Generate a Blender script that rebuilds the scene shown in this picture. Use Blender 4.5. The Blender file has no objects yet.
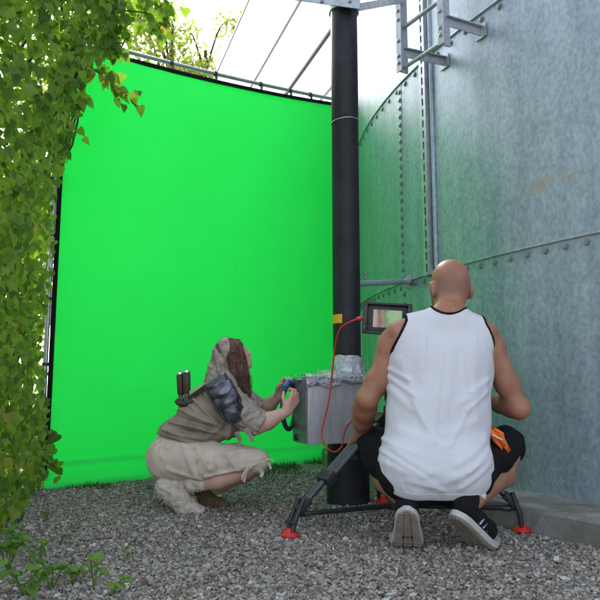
import bpy, bmesh, math, random
import numpy as np
from math import sin, cos, pi, radians, sqrt, atan, atan2
from mathutils import Vector, Matrix, noise as mnoise

random.seed(7); RNG = np.random.default_rng(7)
SC = bpy.context.scene
COL = SC.collection

# ------------------------------------------------------------------ camera
EYE = 0.65; F = 650.0; TH = atan(85.0 / F)
cam = bpy.data.cameras.new("camera"); cam_o = bpy.data.objects.new("camera", cam); COL.objects.link(cam_o)
cam.sensor_width = 36.0; cam.lens = 36.0 * F / 600.0
cam.clip_start = 0.05; cam.clip_end = 2000.0
cam_o.location = (0, 0, EYE); cam_o.rotation_euler = (pi / 2 + TH, 0, 0)
SC.camera = cam_o
SC.cycles.max_bounces = 6; SC.cycles.diffuse_bounces = 3; SC.cycles.glossy_bounces = 3; SC.cycles.transmission_bounces = 4
SC.render.resolution_x = 1024; SC.render.resolution_y = 1024

# ------------------------------------------------------------------ world, sun, exposure
SUN_EL, SUN_AZ = radians(35), radians(-15)          # azimuth from +Y, clockwise
W = bpy.data.worlds.new("World"); SC.world = W; W.use_nodes = True
wn = W.node_tree; wn.nodes.clear()
sky = wn.nodes.new("ShaderNodeTexSky"); sky.sky_type = 'NISHITA'; sky.sun_disc = False
sky.sun_elevation = SUN_EL; sky.sun_rotation = SUN_AZ
sky.air_density = 1.0; sky.dust_density = 3.0; sky.ozone_density = 1.0
hsv = wn.nodes.new("ShaderNodeHueSaturation"); hsv.inputs['Saturation'].default_value = 0.48
bg = wn.nodes.new("ShaderNodeBackground"); bg.inputs['Strength'].default_value = 0.15
wo = wn.nodes.new("ShaderNodeOutputWorld")
wn.links.new(sky.outputs[0], hsv.inputs['Color']); wn.links.new(hsv.outputs[0], bg.inputs['Color'])
wn.links.new(bg.outputs[0], wo.inputs['Surface'])
sl = bpy.data.lights.new("sun", 'SUN'); sl.energy = 2.8; sl.angle = radians(11); sl.color = (1.0, 0.96, 0.9)
so = bpy.data.objects.new("sun", sl); COL.objects.link(so)
sd = Vector((sin(SUN_AZ) * cos(SUN_EL), cos(SUN_AZ) * cos(SUN_EL), sin(SUN_EL)))
so.rotation_euler = sd.to_track_quat('Z', 'Y').to_euler()
vs = SC.view_settings; vs.view_transform = 'Standard'; vs.look = 'None'; vs.gamma = 1.0
vs.exposure = 1.9; vs.use_curve_mapping = False

# ------------------------------------------------------------------ measuring helpers
_R = np.array([1., 0, 0]); _F = np.array([0, cos(TH), sin(TH)]); _U = np.array([0, -sin(TH), cos(TH)])
_E = np.array([0, 0, EYE])
def ray(x, y): return _F * F + _R * (x - 300) + _U * (300 - y)
def G(x, y, z=0.0):                       # point at height z seen at photo pixel
    r = ray(x, y); return _E + r * ((z - EYE) / r[2])
def P(x, y, Y):                           # point at distance Y seen at photo pixel
    r = ray(x, y); return _E + r * (Y / r[1])

# ------------------------------------------------------------------ object helpers
def mesh_from(verts, faces, name="m"):
    me = bpy.data.meshes.new(name)
    me.from_pydata([tuple(map(float, v)) for v in verts], [], [tuple(map(int, f)) for f in faces]); me.update()
    return me
def mesh_np(V, Fc, name="m"):             # fast: V (n,3), Fc (m,k)
    V = np.asarray(V, np.float32); Fc = np.asarray(Fc, np.int32); m, k = Fc.shape
    me = bpy.data.meshes.new(name)
    me.vertices.add(len(V)); me.vertices.foreach_set("co", V.ravel())
    me.loops.add(m * k); me.loops.foreach_set("vertex_index", Fc.ravel())
    me.polygons.add(m); me.polygons.foreach_set("loop_start", np.arange(0, m * k, k, dtype=np.int32))
    me.update(calc_edges=True); me.validate()
    return me
def smooth(me, ang=None):
    me.polygons.foreach_set("use_smooth", np.ones(len(me.polygons), bool))
    if ang: me.set_sharp_from_angle(angle=radians(ang))
    me.update()
def obj(name, me, mat=None, parent=None, sm=None, loc=None):
    if sm is not None and len(me.polygons): smooth(me, sm if sm < 180 else None)
    o = bpy.data.objects.new(name, me); COL.objects.link(o)
    if mat is not None:
        me.materials.clear(); me.materials.append(mat)
    if parent is not None:
        o.parent = parent
        pl = parent.matrix_world if False else None
    if loc is not None: o.location = loc
    return o
def thing(name, label, cat, loc=(0, 0, 0), rotz=0, group=None):
    o = bpy.data.objects.new(name, None); COL.objects.link(o)
    o.empty_display_size = 0.05
    o.location = loc; o.rotation_euler = (0, 0, rotz)
    o["label"] = label; o["category"] = cat
    if group: o["group"] = group
    return o
def tag(o, label, cat, group=None):
    o["label"] = label; o["category"] = cat
    if group: o["group"] = group
    return o
def part(name, me, mat, root, sm=None, parent=None, stuff=False):
    """mesh given in world coordinates; root sits at a translation (its base)"""
    p = parent if parent is not None else root
    L = root.location
    me.transform(Matrix.Translation((-L[0], -L[1], -L[2])))
    o = obj(name, me, mat, p, sm)
    if stuff: o["kind"] = "stuff"
    return o

class MB:
    def __init__(s): s.v = []; s.f = []
    def add(s, v, f):
        b = len(s.v); s.v += [tuple(map(float, q)) for q in v]; s.f += [tuple(b + i for i in q) for q in f]; return s
    def box(s, c, size, R=None, bev=0.0):
        hx, hy, hz = [q / 2 for q in size]; c = np.array(c, float)
        R = np.eye(3) if R is None else np.array(R)
        if bev <= 0:
            v = [(sx * hx, sy * hy, sz * hz) for sx in (-1, 1) for sy in (-1, 1) for sz in (-1, 1)]
            f = [(0, 1, 3, 2), (4, 6, 7, 5), (0, 4, 5, 1), (2, 3, 7, 6), (0, 2, 6, 4), (1, 5, 7, 3)]
        else:
            bm = bmesh.new(); bmesh.ops.create_cube(bm, size=1.0)
            for q in bm.verts: q.co = Vector((q.co.x * 2 * hx, q.co.y * 2 * hy, q.co.z * 2 * hz))
            bmesh.ops.bevel(bm, geom=list(bm.edges), offset=bev, segments=2, affect='EDGES', profile=0.6)
            bm.verts.index_update(); v = [tuple(q.co) for q in bm.verts]; f = [tuple(q.index for q in fc.verts) for fc in bm.faces]; bm.free()
        return s.add([c + R @ np.array(q) for q in v], f)
    def tube(s, pts, r, n=10, cap=True, closed=False):
        pts = [np.array(p, float) for p in pts]; m = len(pts)
        rs = [r] * m if np.isscalar(r) else list(r)
        prev = None; V = []; Fc = []
        for i in range(m):
            if closed: t = pts[(i + 1) % m] - pts[i - 1]
            else: t = pts[min(i + 1, m - 1)] - pts[max(i - 1, 0)]
            t = t / (np.linalg.norm(t) + 1e-12)
            if prev is None:
                a = np.array([0, 0, 1.]) if abs(t[2]) < .9 else np.array([1., 0, 0])
            else: a = prev
            u = a - t * a.dot(t); u /= np.linalg.norm(u) + 1e-12; w = np.cross(t, u); prev = u
            for k in range(n):
                q = 2 * pi * k / n; V.append(pts[i] + (u * cos(q) + w * sin(q)) * rs[i])
        for i in range(m if closed else m - 1):
            j = (i + 1) % m
            for k in range(n):
                k2 = (k + 1) % n; Fc.append((i * n + k, i * n + k2, j * n + k2, j * n + k))
        if cap and not closed:
            Fc.append(tuple(range(n - 1, -1, -1))); Fc.append(tuple((m - 1) * n + k for k in range(n)))
        return s.add(V, Fc)
    def lathe(s, base, axis, prof, n=20):       # prof: list of (r, h)
        axis = np.array(axis, float); axis /= np.linalg.norm(axis)
        b = np.array(base, float)
        a = np.array([0, 0, 1.]) if abs(axis[2]) < .9 else np.array([1., 0, 0])
        u = a - axis * a.dot(axis); u /= np.linalg.norm(u); w = np.cross(axis, u)
        V = [b + axis * h + (u * cos(2 * pi * k / n) + w * sin(2 * pi * k / n)) * r for r, h in prof for k in range(n)]
        Fc = []
        for i in range(len(prof) - 1):
            for k in range(n):
                k2 = (k + 1) % n; Fc.append((i * n + k, i * n + k2, (i + 1) * n + k2, (i + 1) * n + k))
        Fc.append(tuple(range(n - 1, -1, -1))); Fc.append(tuple((len(prof) - 1) * n + k for k in range(n)))
        return s.add(V, Fc)
    def mesh(s): return mesh_from(s.v, s.f)

def spline(pts, n=8):
    pts = [np.array(p, float) for p in pts]; out = []
    q = [2 * pts[0] - pts[1]] + pts + [2 * pts[-1] - pts[-2]]
    for i in range(1, len(q) - 2):
        for k in range(n):
            t = k / n
            out.append(.5 * ((2 * q[i]) + (-q[i - 1] + q[i + 1]) * t + (2 * q[i - 1] - 5 * q[i] + 4 * q[i + 1] - q[i + 2]) * t * t + (-q[i - 1] + 3 * q[i] - 3 * q[i + 1] + q[i + 2]) * t ** 3))
    out.append(pts[-1]); return out

# ------------------------------------------------------------------ materials
def mat_base(name):
    m = bpy.data.materials.new(name); m.use_nodes = True; nt = m.node_tree
    return m, nt, nt.nodes["Principled BSDF"]
def N(nt, t, **kw):
    n = nt.nodes.new(t)
    for k, v in kw.items(): setattr(n, k, v)
    return n
def ramp(nt, stops, fac=None):
    r = nt.nodes.new("ShaderNodeValToRGB"); e = r.color_ramp.elements
    while len(e) < len(stops): e.new(0.5)
    for i, (p, c) in enumerate(stops):
        e[i].position = p; e[i].color = (*c, 1) if len(c) == 3 else c
    if fac is not None: nt.links.new(fac, r.inputs[0])
    return r
def noise_tex(nt, scale, detail=4, rough=.55, coord='Object', dist=0.0, stretch=None):
    tc = nt.nodes.new("ShaderNodeTexCoord"); n = nt.nodes.new("ShaderNodeTexNoise")
    n.inputs['Scale'].default_value = scale; n.inputs['Detail'].default_value = detail
    n.inputs['Roughness'].default_value = rough; n.inputs['Distortion'].default_value = dist
    src = tc.outputs[coord]
    if stretch:
        mp = nt.nodes.new("ShaderNodeMapping"); mp.inputs['Scale'].default_value = stretch
        nt.links.new(src, mp.inputs[0]); src = mp.outputs[0]
    nt.links.new(src, n.inputs['Vector']); return n
def bump(nt, bsdf, height, strength=.3, dist=.01):
    b = nt.nodes.new("ShaderNodeBump"); b.inputs['Strength'].default_value = strength; b.inputs['Distance'].default_value = dist
    nt.links.new(height, b.inputs['Height']); nt.links.new(b.outputs[0], bsdf.inputs['Normal'])
def simple(name, c, rough=.6, metal=0., var=.18, scale=25., bmp=.1, bscale=None, spec=.5, bdist=.004):
    m, nt, b = mat_base(name)
    n = noise_tex(nt, scale, 5)
    lo = tuple(max(0, x * (1 - var)) for x in c); hi = tuple(min(1, x * (1 + var)) for x in c)
    r = ramp(nt, [(.3, lo), (.7, hi)], n.outputs['Fac'])
    nt.links.new(r.outputs[0], b.inputs['Base Color'])
    b.inputs['Roughness'].default_value = rough; b.inputs['Metallic'].default_value = metal
    b.inputs['Specular IOR Level'].default_value = spec
    if bmp > 0:
        n2 = noise_tex(nt, bscale or scale * 4, 4); bump(nt, b, n2.outputs['Fac'], bmp, bdist)
    return m
def leafmat(name, stops, trans=.45, rough=.5):
    m, nt, b = mat_base(name)
    g = N(nt, "ShaderNodeNewGeometry"); oi = N(nt, "ShaderNodeObjectInfo")
    a = N(nt, "ShaderNodeMath", operation='ADD'); fr = N(nt, "ShaderNodeMath", operation='FRACT')
    nt.links.new(g.outputs['Random Per Island'], a.inputs[0]); nt.links.new(oi.outputs['Random'], a.inputs[1]); nt.links.new(a.outputs[0], fr.inputs[0])
    r = ramp(nt, stops, fr.outputs[0])
    nz = noise_tex(nt, 60, 3); mx = N(nt, "ShaderNodeMixRGB", blend_type='MULTIPLY'); mx.inputs[0].default_value = .35
    nt.links.new(r.outputs[0], mx.inputs[1]); nt.links.new(nz.outputs['Fac'], mx.inputs[2])
    nt.links.new(mx.outputs[0], b.inputs['Base Color']); b.inputs['Roughness'].default_value = rough
    b.inputs['Specular IOR Level'].default_value = .35
    tr = N(nt, "ShaderNodeBsdfTranslucent"); br = N(nt, "ShaderNodeMixRGB", blend_type='MULTIPLY'); br.inputs[0].default_value = 1
    br.inputs[2].default_value = (1.3, 1.5, .5, 1); nt.links.new(mx.outputs[0], br.inputs[1]); nt.links.new(br.outputs[0], tr.inputs['Color'])
    ms = N(nt, "ShaderNodeMixShader"); ms.inputs[0].default_value = trans
    nt.links.new(b.outputs[0], ms.inputs[1]); nt.links.new(tr.outputs[0], ms.inputs[2])
    nt.links.new(ms.outputs[0], nt.nodes["Material Output"].inputs['Surface'])
    return m

def galvanised(name, dark, light, metal=.55, rough=.42, scale=46.):
    m, nt, b = mat_base(name)
    n1 = noise_tex(nt, scale, 4, .6, dist=.25, stretch=(1, 1, .7)); n2 = noise_tex(nt, scale * .2, 5, .65); n3 = noise_tex(nt, 7, 5, .65, stretch=(1, 1, .07)); n5 = noise_tex(nt, .9, 4, .6)
    mid = tuple((a + c) / 2 for a, c in zip(dark, light))
    r1 = ramp(nt, [(.34, dark), (.5, mid), (.64, light)], n1.outputs['Fac'])
    src = r1.outputs[0]
    for n, lo, f in ((n2, (.80, .82, .85), .8), (n3, (.66, .69, .71), .8), (n5, (.80, .80, .80), .8)):
        rr_ = ramp(nt, [(.32, lo), (.66, (1, 1, 1))], n.outputs['Fac']); mx = N(nt, "ShaderNodeMixRGB", blend_type='MULTIPLY'); mx.inputs[0].default_value = f
        nt.links.new(src, mx.inputs[1]); nt.links.new(rr_.outputs[0], mx.inputs[2]); src = mx.outputs[0]
    nt.links.new(src, b.inputs['Base Color'])
    rr = N(nt, "ShaderNodeMapRange"); rr.inputs['To Min'].default_value = rough - .08; rr.inputs['To Max'].default_value = rough + .12
    nt.links.new(n1.outputs['Fac'], rr.inputs['Value']); nt.links.new(rr.outputs[0], b.inputs['Roughness'])
    b.inputs['Metallic'].default_value = metal
    n4 = noise_tex(nt, 3.5, 3); bump(nt, b, n4.outputs['Fac'], .06, .03)
    return m, nt, b, mx

M = {}
M['green'] = simple('green_cloth', (.075, .62, .18), .75, 0, .05, 2.0, .05, 500, .2)
def cloth_glow(m, col, fac):
    nt = m.node_tree; b = nt.nodes["Principled BSDF"]; tr = N(nt, "ShaderNodeBsdfTranslucent"); tr.inputs['Color'].default_value = (*col, 1)
    ms = N(nt, "ShaderNodeMixShader"); ms.inputs[0].default_value = fac
    nt.links.new(b.outputs[0], ms.inputs[1]); nt.links.new(tr.outputs[0], ms.inputs[2]); nt.links.new(ms.outputs[0], nt.nodes["Material Output"].inputs['Surface'])
cloth_glow(M['green'], (.035, .80, .21), .48)
M['green_dark'] = simple('green_hem', (.004, .40, .035), .8, 0, .08, 4.0, .05, 500, .2)
M['black'] = simple('black_plastic', (.018, .018, .02), .5, 0, .3, 30, .08)
M['blackcloth'] = simple('black_cloth', (.012, .012, .014), .9, 0, .35, 60, .25, 700, .1)
M['pipe'] = simple('black_pipe', (.012, .012, .017), .55, 0, .45, 9, .10, 60, .3)
M['tube'] = simple('grey_tube', (.36, .38, .38), .35, .7, .15, 14, .04)
M['darkmetal'] = simple('dark_metal', (.07, .075, .085), .38, .5, .2, 18, .05)
M['boxside'] = simple('grey_foil_board_edge', (.22, .22, .23), .45, .4, .3, 18, .3)
M['red'] = simple('red_rubber', (.55, .02, .02), .5, 0, .2, 30, .1)
M['redcable'] = simple('red_cable', (.50, .03, .015), .45, 0, .12, 30, .02)
M['yellow'] = simple('yellow_tape', (.62, .36, .01), .5, 0, .12, 30, .05)
M['orange'] = simple('orange_cloth', (.80, .16, .015), .7, 0, .12, 40, .2, 300)
M['white_shirt'] = simple('white_jersey', (.57, .57, .61), .85, 0, .02, 8, .12, 900, .15, .002)
_nt = M['white_shirt'].node_tree; _b = _nt.nodes["Principled BSDF"]
_n1 = noise_tex(_nt, 7, 3, .5, dist=1.4, stretch=(1, 1, .55)); _n2 = noise_tex(_nt, 300, 2)
_ma = N(_nt, "ShaderNodeMath", operation='MULTIPLY_ADD'); _ma.inputs[1].default_value = .05; _nt.links.new(_n2.outputs['Fac'], _ma.inputs[0]); _nt.links.new(_n1.outputs['Fac'], _ma.inputs[2])
bump(_nt, _b, _ma.outputs[0], .5, .022)
M['skin_man'] = simple('tanned_skin', (.30, .135, .082), .50, 0, .14, 14, .10, 260, .4, .002)
for _m in (M['skin_man'],): _m.node_tree.nodes["Principled BSDF"].inputs['Subsurface Weight'].default_value = .06; _m.node_tree.nodes["Principled BSDF"].inputs['Subsurface Radius'].default_value = (.01, .004, .002)
M['skin_woman'] = simple('fair_skin', (.52, .32, .25), .5, 0, .10, 16, .08, 260, .4, .002)
M['tunic'] = simple('olive_taupe_linen', (.27, .23, .18), .9, 0, .25, 12, .35, 420, .1, .003)
M['hood'] = simple('grey_taupe_gauze', (.31, .27, .225), .92, 0, .25, 26, .45, 380, .1, .003)
M['trouser'] = simple('dirty_cream_cotton', (.53, .445, .37), .9, 0, .16, 9, .25, 420, .1, .003)
def dirt(m, col, scale, lo, hi, amt):
    nt = m.node_tree; b = nt.nodes["Principled BSDF"]; src = b.inputs['Base Color'].links[0].from_socket
    n = noise_tex(nt, scale, 6, .7, dist=.6); mr = N(nt, "ShaderNodeMapRange"); mr.inputs['From Min'].default_value = lo; mr.inputs['From Max'].default_value = hi; mr.inputs['To Max'].default_value = amt
    mx = N(nt, "ShaderNodeMixRGB"); mx.inputs[2].default_value = (*col, 1); nt.links.new(n.outputs['Fac'], mr.inputs['Value']); nt.links.new(mr.outputs[0], mx.inputs[0]); nt.links.new(src, mx.inputs[1]); nt.links.new(mx.outputs[0], b.inputs['Base Color'])
dirt(M['trouser'], (.20, .15, .11), 16, .56, .72, .8); dirt(M['trouser'], (.62, .55, .47), 7, .55, .7, .6); dirt(M['tunic'], (.10, .08, .06), 10, .52, .7, .6); dirt(M['hood'], (.12, .10, .085), 24, .5, .68, .7)
dirt(M['skin_man'], (.44, .15, .09), 5, .5, .72, .6); dirt(M['skin_man'], (.20, .085, .05), 75, .60, .74, .6); dirt(M['skin_man'], (.46, .26, .18), 11, .55, .75, .5); dirt(M['skin_woman'], (.56, .26, .20), 6, .5, .72, .5)
def scratches(m, col, stretch, scale, lo, hi, amt):
    nt = m.node_tree; b = nt.nodes["Principled BSDF"]; src = b.inputs['Base Color'].links[0].from_socket
    n = noise_tex(nt, scale, 6, .75, stretch=stretch); mr = N(nt, "ShaderNodeMapRange"); mr.inputs['From Min'].default_value = lo; mr.inputs['From Max'].default_value = hi; mr.inputs['To Max'].default_value = amt
    mx = N(nt, "ShaderNodeMixRGB"); mx.inputs[2].default_value = (*col, 1); nt.links.new(n.outputs['Fac'], mr.inputs['Value']); nt.links.new(mr.outputs[0], mx.inputs[0]); nt.links.new(src, mx.inputs[1]); nt.links.new(mx.outputs[0], b.inputs['Base Color'])
scratches(M['pipe'], (.16, .16, .18), (1, 1, .06), 26, .62, .74, .7); dirt(M['pipe'], (.05, .048, .046), 6, .52, .75, .4); dirt(M['pipe'], (.3, .3, .3), 40, .73, .78, .8)
M['fluff'] = simple('cream_fleece', (.52, .455, .385), .95, 0, .2, 30, .5, 160, .05, .006)
M['brown'] = simple('brown_suede', (.12, .082, .05), .9, 0, .3, 20, .3, 200, .1)
M['armour'] = simple('blue_grey_armour', (.10, .10, .125), .30, .6, .9, 13, .6, 34)
M['leather'] = simple('brown_leather', (.045, .024, .016), .55, 0, .3, 30, .2)
M['strap'] = simple('pale_strap', (.55, .47, .40), .8, 0, .15, 30, .2)
M['hair'] = simple('brown_hair', (.075, .030, .016), .42, 0, .5, 60, .1, 300)
M['hairlight'] = simple('brown_hair_strands', (.11, .045, .024), .36, 0, .6, 40, .0)
M['teal'] = simple('dark_teal_rubber', (.010, .045, .065), .38, 0, .3, 30, .05)
M['bluepl'] = simple('blue_plastic', (.03, .11, .32), .4, 0, .2, 30, .05)
M['silver'] = simple('bright_silver', (.65, .65, .66), .3, .8, .1, 30, .05)
M['sole'] = simple('grey_rubber_sole', (.21, .18, .135), .8, 0, .2, 40, .2)
M['midsole'] = simple('white_foam', (.40, .39, .37), .7, 0, .08, 40, .1)
M['sock'] = simple('white_sock', (.60, .60, .62), .9, 0, .05, 40, .2)
M['wood'] = simple('brown_stem', (.07, .045, .028), .9, 0, .35, 30, .5, 90)
M['white_paint'] = simple('white_sheet_metal', (.82, .83, .84), .5, 0, .04, 3, .02)
M['whiteplastic'] = simple('white_plastic', (.75, .78, .82), .5, 0, .08, 20, .05)
M['leaf'] = leafmat('vine_leaf', [(0, (.075, .135, .02)), (.35, (.135, .235, .03)), (.7, (.195, .315, .042)), (.96, (.25, .36, .055)), (1, (.32, .26, .07))], .52)
M['weed'] = leafmat('weed_leaf', [(0, (.09, .20, .025)), (.6, (.15, .31, .04)), (1, (.20, .36, .05))], .4)
M['farleaf'] = leafmat('pale_tree_leaf', [(0, (.18, .23, .08)), (.6, (.25, .30, .11)), (1, (.32, .34, .15))], .6)
M['grass'] = leafmat('grass_blade', [(0, (.04, .09, .015)), (.6, (.06, .12, .02)), (1, (.10, .13, .04))], .3)

gm, gnt, gb, gmix = galvanised('galvanised_sheet', (.30, .365, .43), (.46, .53, .595), .34, .44)
M['galv'] = gm
M['galvlight'] = galvanised('galvanised_bracket', (.40, .42, .46), (.56, .58, .62), .45, .45, 60.)[0]
M['galvdark'] = galvanised('galvanised_bolt', (.24, .27, .29), (.36, .39, .41), .5, .5, 60.)[0]

# scraped sheet: the same steel with a rusty brown scuff on it
sm_, snt, sb, smix = galvanised('scuffed_galvanised_sheet', (.30, .365, .43), (.46, .53, .595), .34, .44)
M['galvscuff'] = sm_
def scuff_mask(nt, c, size, ang):
    tc = N(nt, "ShaderNodeTexCoord"); mp = N(nt, "ShaderNodeMapping"); mp.vector_type = 'TEXTURE'
    mp.inputs['Location'].default_value = tuple(c); mp.inputs['Rotation'].default_value = ang; mp.inputs['Scale'].default_value = size
    nt.links.new(tc.outputs['Object'], mp.inputs[0])
    ln = N(nt, "ShaderNodeVectorMath", operation='LENGTH'); nt.links.new(mp.outputs[0], ln.inputs[0])
    nz = noise_tex(nt, 22, 5, .7, stretch=(1, 1, 2.2))
    ad = N(nt, "ShaderNodeMath", operation='MULTIPLY_ADD'); ad.inputs[1].default_value = 2.6; nt.links.new(nz.outputs['Fac'], ad.inputs[0])
    nt.links.new(ln.outputs['Value'], ad.inputs[2])
    r = ramp(nt, [(.0, (1, 1, 1)), (1, (0, 0, 0))]); mr = N(nt, "ShaderNodeMapRange")
    mr.inputs['From Min'].default_value = 1.45; mr.inputs['From Max'].default_value = 2.3
    nt.links.new(ad.outputs[0], mr.inputs['Value']); nt.links.new(mr.outputs[0], r.inputs[0])
    return r

# gravel
def gravelmat(name, dirt=False):
    m, nt, b = mat_base(name)
    st = [(0, (.15, .13, .105)), (.25, (.30, .265, .225)), (.5, (.42, .385, .345)), (.72, (.54, .51, .465)), (.86, (.40, .30, .21)), (.9, (.60, .57, .53)), (1, (.80, .78, .75))]
    if not dirt:
        g = N(nt, "ShaderNodeNewGeometry"); r = ramp(nt, st, g.outputs['Random Per Island'])
        nz = noise_tex(nt, 140, 4); mx = N(nt, "ShaderNodeMixRGB", blend_type='MULTIPLY'); mx.inputs[0].default_value = .7
        nt.links.new(r.outputs[0], mx.inputs[1]); nt.links.new(nz.outputs['Fac'], mx.inputs[2])
        big = noise_tex(nt, 1.6, 4, .6); rb = ramp(nt, [(.35, (.72, .68, .60)), (.65, (1, 1, 1))], big.outputs['Fac'])
        m3 = N(nt, "ShaderNodeMixRGB", blend_type='MULTIPLY'); m3.inputs[0].default_value = .45
        nt.links.new(mx.outputs[0], m3.inputs[1]); nt.links.new(rb.outputs[0], m3.inputs[2])
        nt.links.new(m3.outputs[0], b.inputs['Base Color'])
        bump(nt, b, nz.outputs['Fac'], .3, .003)
    else:
        tc = N(nt, "ShaderNodeTexCoord"); v = N(nt, "ShaderNodeTexVoronoi"); v.inputs['Scale'].default_value = 48
        nt.links.new(tc.outputs['Object'], v.inputs['Vector'])
        sp = N(nt, "ShaderNodeSeparateColor"); nt.links.new(v.outputs['Color'], sp.inputs[0])
        r = ramp(nt, [(p, tuple(x * .55 for x in c)) for p, c in st], sp.outputs[0])
        nt.links.new(r.outputs[0], b.inputs['Base Color'])
        inv = N(nt, "ShaderNodeMath", operation='SUBTRACT'); inv.inputs[0].default_value = 1; nt.links.new(v.outputs['Distance'], inv.inputs[1])
        bump(nt, b, inv.outputs[0], .8, .012)
    b.inputs['Roughness'].default_value = .85; b.inputs['Specular IOR Level'].default_value = .25
    return m
M['pebble'] = gravelmat('gravel_stones'); M['dirt'] = gravelmat('gravel_bed', True)
M['concrete'] = simple('weathered_concrete', (.25, .245, .23), .9, 0, .3, 7, .5, 60, .2, .006)
dirt(M['concrete'], (.09, .09, .065), 3.5, .44, .66, .8)

# crumpled foil
fm, fnt, fb = mat_base('aluminium_foil'); fb.inputs['Base Color'].default_value = (.55, .55, .58, 1)
fb.inputs['Metallic'].default_value = .9; fb.inputs['Roughness'].default_value = .34
fn = noise_tex(fnt, 30, 5, .65, dist=1.2); bump(fnt, fb, fn.outputs['Fac'], .8, .02); M['foil'] = fm
bm_, bnt, bb = mat_base('brushed_foil_board'); bb.inputs['Metallic'].default_value = .35; bb.inputs['Roughness'].default_value = .5
bn = noise_tex(bnt, 14, 5, .65, stretch=(3, 3, .25)); br_ = ramp(bnt, [(.3, (.36, .36, .38)), (.7, (.52, .51, .53))], bn.outputs['Fac'])
bnt.links.new(br_.outputs[0], bb.inputs['Base Color']); bump(bnt, bb, bn.outputs['Fac'], .35, .008); M['board'] = bm_
# translucent roof sheet
tm, tnt, tb = mat_base('milky_roof_sheet'); tb.inputs['Base Color'].default_value = (.85, .86, .86, 1); tb.inputs['Roughness'].default_value = .5
ttr = N(tnt, "ShaderNodeBsdfTranslucent"); ttr.inputs['Color'].default_value = (.92, .93, .93, 1)
tms = N(tnt, "ShaderNodeMixShader"); tms.inputs[0].default_value = .75
tnt.links.new(tb.outputs[0], tms.inputs[1]); tnt.links.new(ttr.outputs[0], tms.inputs[2]); tnt.links.new(tms.outputs[0], tnt.nodes["Material Output"].inputs['Surface'])
M['milky'] = tm
# monitor picture (flat screen print)
def screen_mat():
    m, nt, b = mat_base('monitor_picture'); tc = N(nt, "ShaderNodeTexCoord"); mp = N(nt, "ShaderNodeSeparateXYZ")
    nt.links.new(tc.outputs['Generated'], mp.inputs[0])
    nz = noise_tex(nt, 9, 3, .6, 'Generated')
    ad = N(nt, "ShaderNodeMath", operation='MULTIPLY_ADD'); ad.inputs[1].default_value = .35; nt.links.new(nz.outputs['Fac'], ad.inputs[0]); nt.links.new(mp.outputs['X'], ad.inputs[2])
    r = ramp(nt, [(.0, (.45, .30, .22)), (.30, (.42, .30, .22)), (.40, (.15, .06, .04)), (.52, (.32, .20, .16)), (.62, (.10, .16, .08)), (.72, (.22, .42, .16)), (1, (.30, .46, .22))], ad.outputs[0])
    nt.links.new(r.outputs[0], b.inputs['Base Color']); nt.links.new(r.outputs[0], b.inputs['Emission Color'])
    b.inputs['Emission Strength'].default_value = .06; b.inputs['Roughness'].default_value = .2
    return m
M['screen'] = screen_mat()

# ================================================================== SETTING
# ground: one sheet to the horizon
def ground():
    n = 40; xs = np.concatenate([[-600, -120, -30], np.linspace(-8, 10, n), [30, 120, 600]])
    ys = np.concatenate([[-600, -120, -30], np.linspace(-6, 16, n), [40, 120, 900]])
    V = [(x, y, 0) for y in ys for x in xs]; w = len(xs)
    Fc = [(j * w + i, j * w + i + 1, (j + 1) * w + i + 1, (j + 1) * w + i) for j in range(len(ys) - 1) for i in range(w - 1)]
    o = obj('ground', mesh_from(V, Fc), M['dirt']); o["kind"] = "structure"
ground()

TC = np.array([5.99, 5.97]); TR = 5.45; CURB = 5.81; CURBH = .108; Z1 = 1.373; Z2 = 2.845; Z3 = 4.3
def tank_phi(px, R=TR):                    # angle on the tank wall seen at photo column px
    d = np.array([px - 300, 655.0]); d /= np.linalg.norm(d)
    b = d.dot(TC); c = TC.dot(TC) - R * R; disc = b * b - c
    t = b - sqrt(max(disc, 0)); q = d * t - TC; return atan2(q[1], q[0]) % (2 * pi)
def tp(phi, R, z): return np.array([TC[0] + R * cos(phi), TC[1] + R * sin(phi), z])
PA, PB = tank_phi(406), tank_phi(434)

# concrete plinth ring under the tank
def plinth():
    V = []; Fc = []; n = 220
    prof = [(CURB, -.05), (CURB, CURBH - .012), (CURB - .012, CURBH), (TR - .3, CURBH + .004), (TR - .3, -.05)]
    for i in range(n):
        a = 2 * pi * i / n
        for k, (r, z) in enumerate(prof):
            e = mnoise.noise(Vector((cos(a) * 60, sin(a) * 60, k * 3.1)))
            V.append(tp(a, r + (.010 * e if k in (1, 2) else 0), z + (.006 * e if k in (1, 2) else 0)))
    m = len(prof)
    for i in range(n):
        for k in range(m - 1):
            j = (i + 1) % n; Fc.append((i * m + k, j * m + k, j * m + k + 1, i * m + k + 1))
    o = obj('tank_plinth', mesh_from(V, Fc), M['concrete'], sm=30); o["kind"] = "structure"
plinth()

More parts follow.
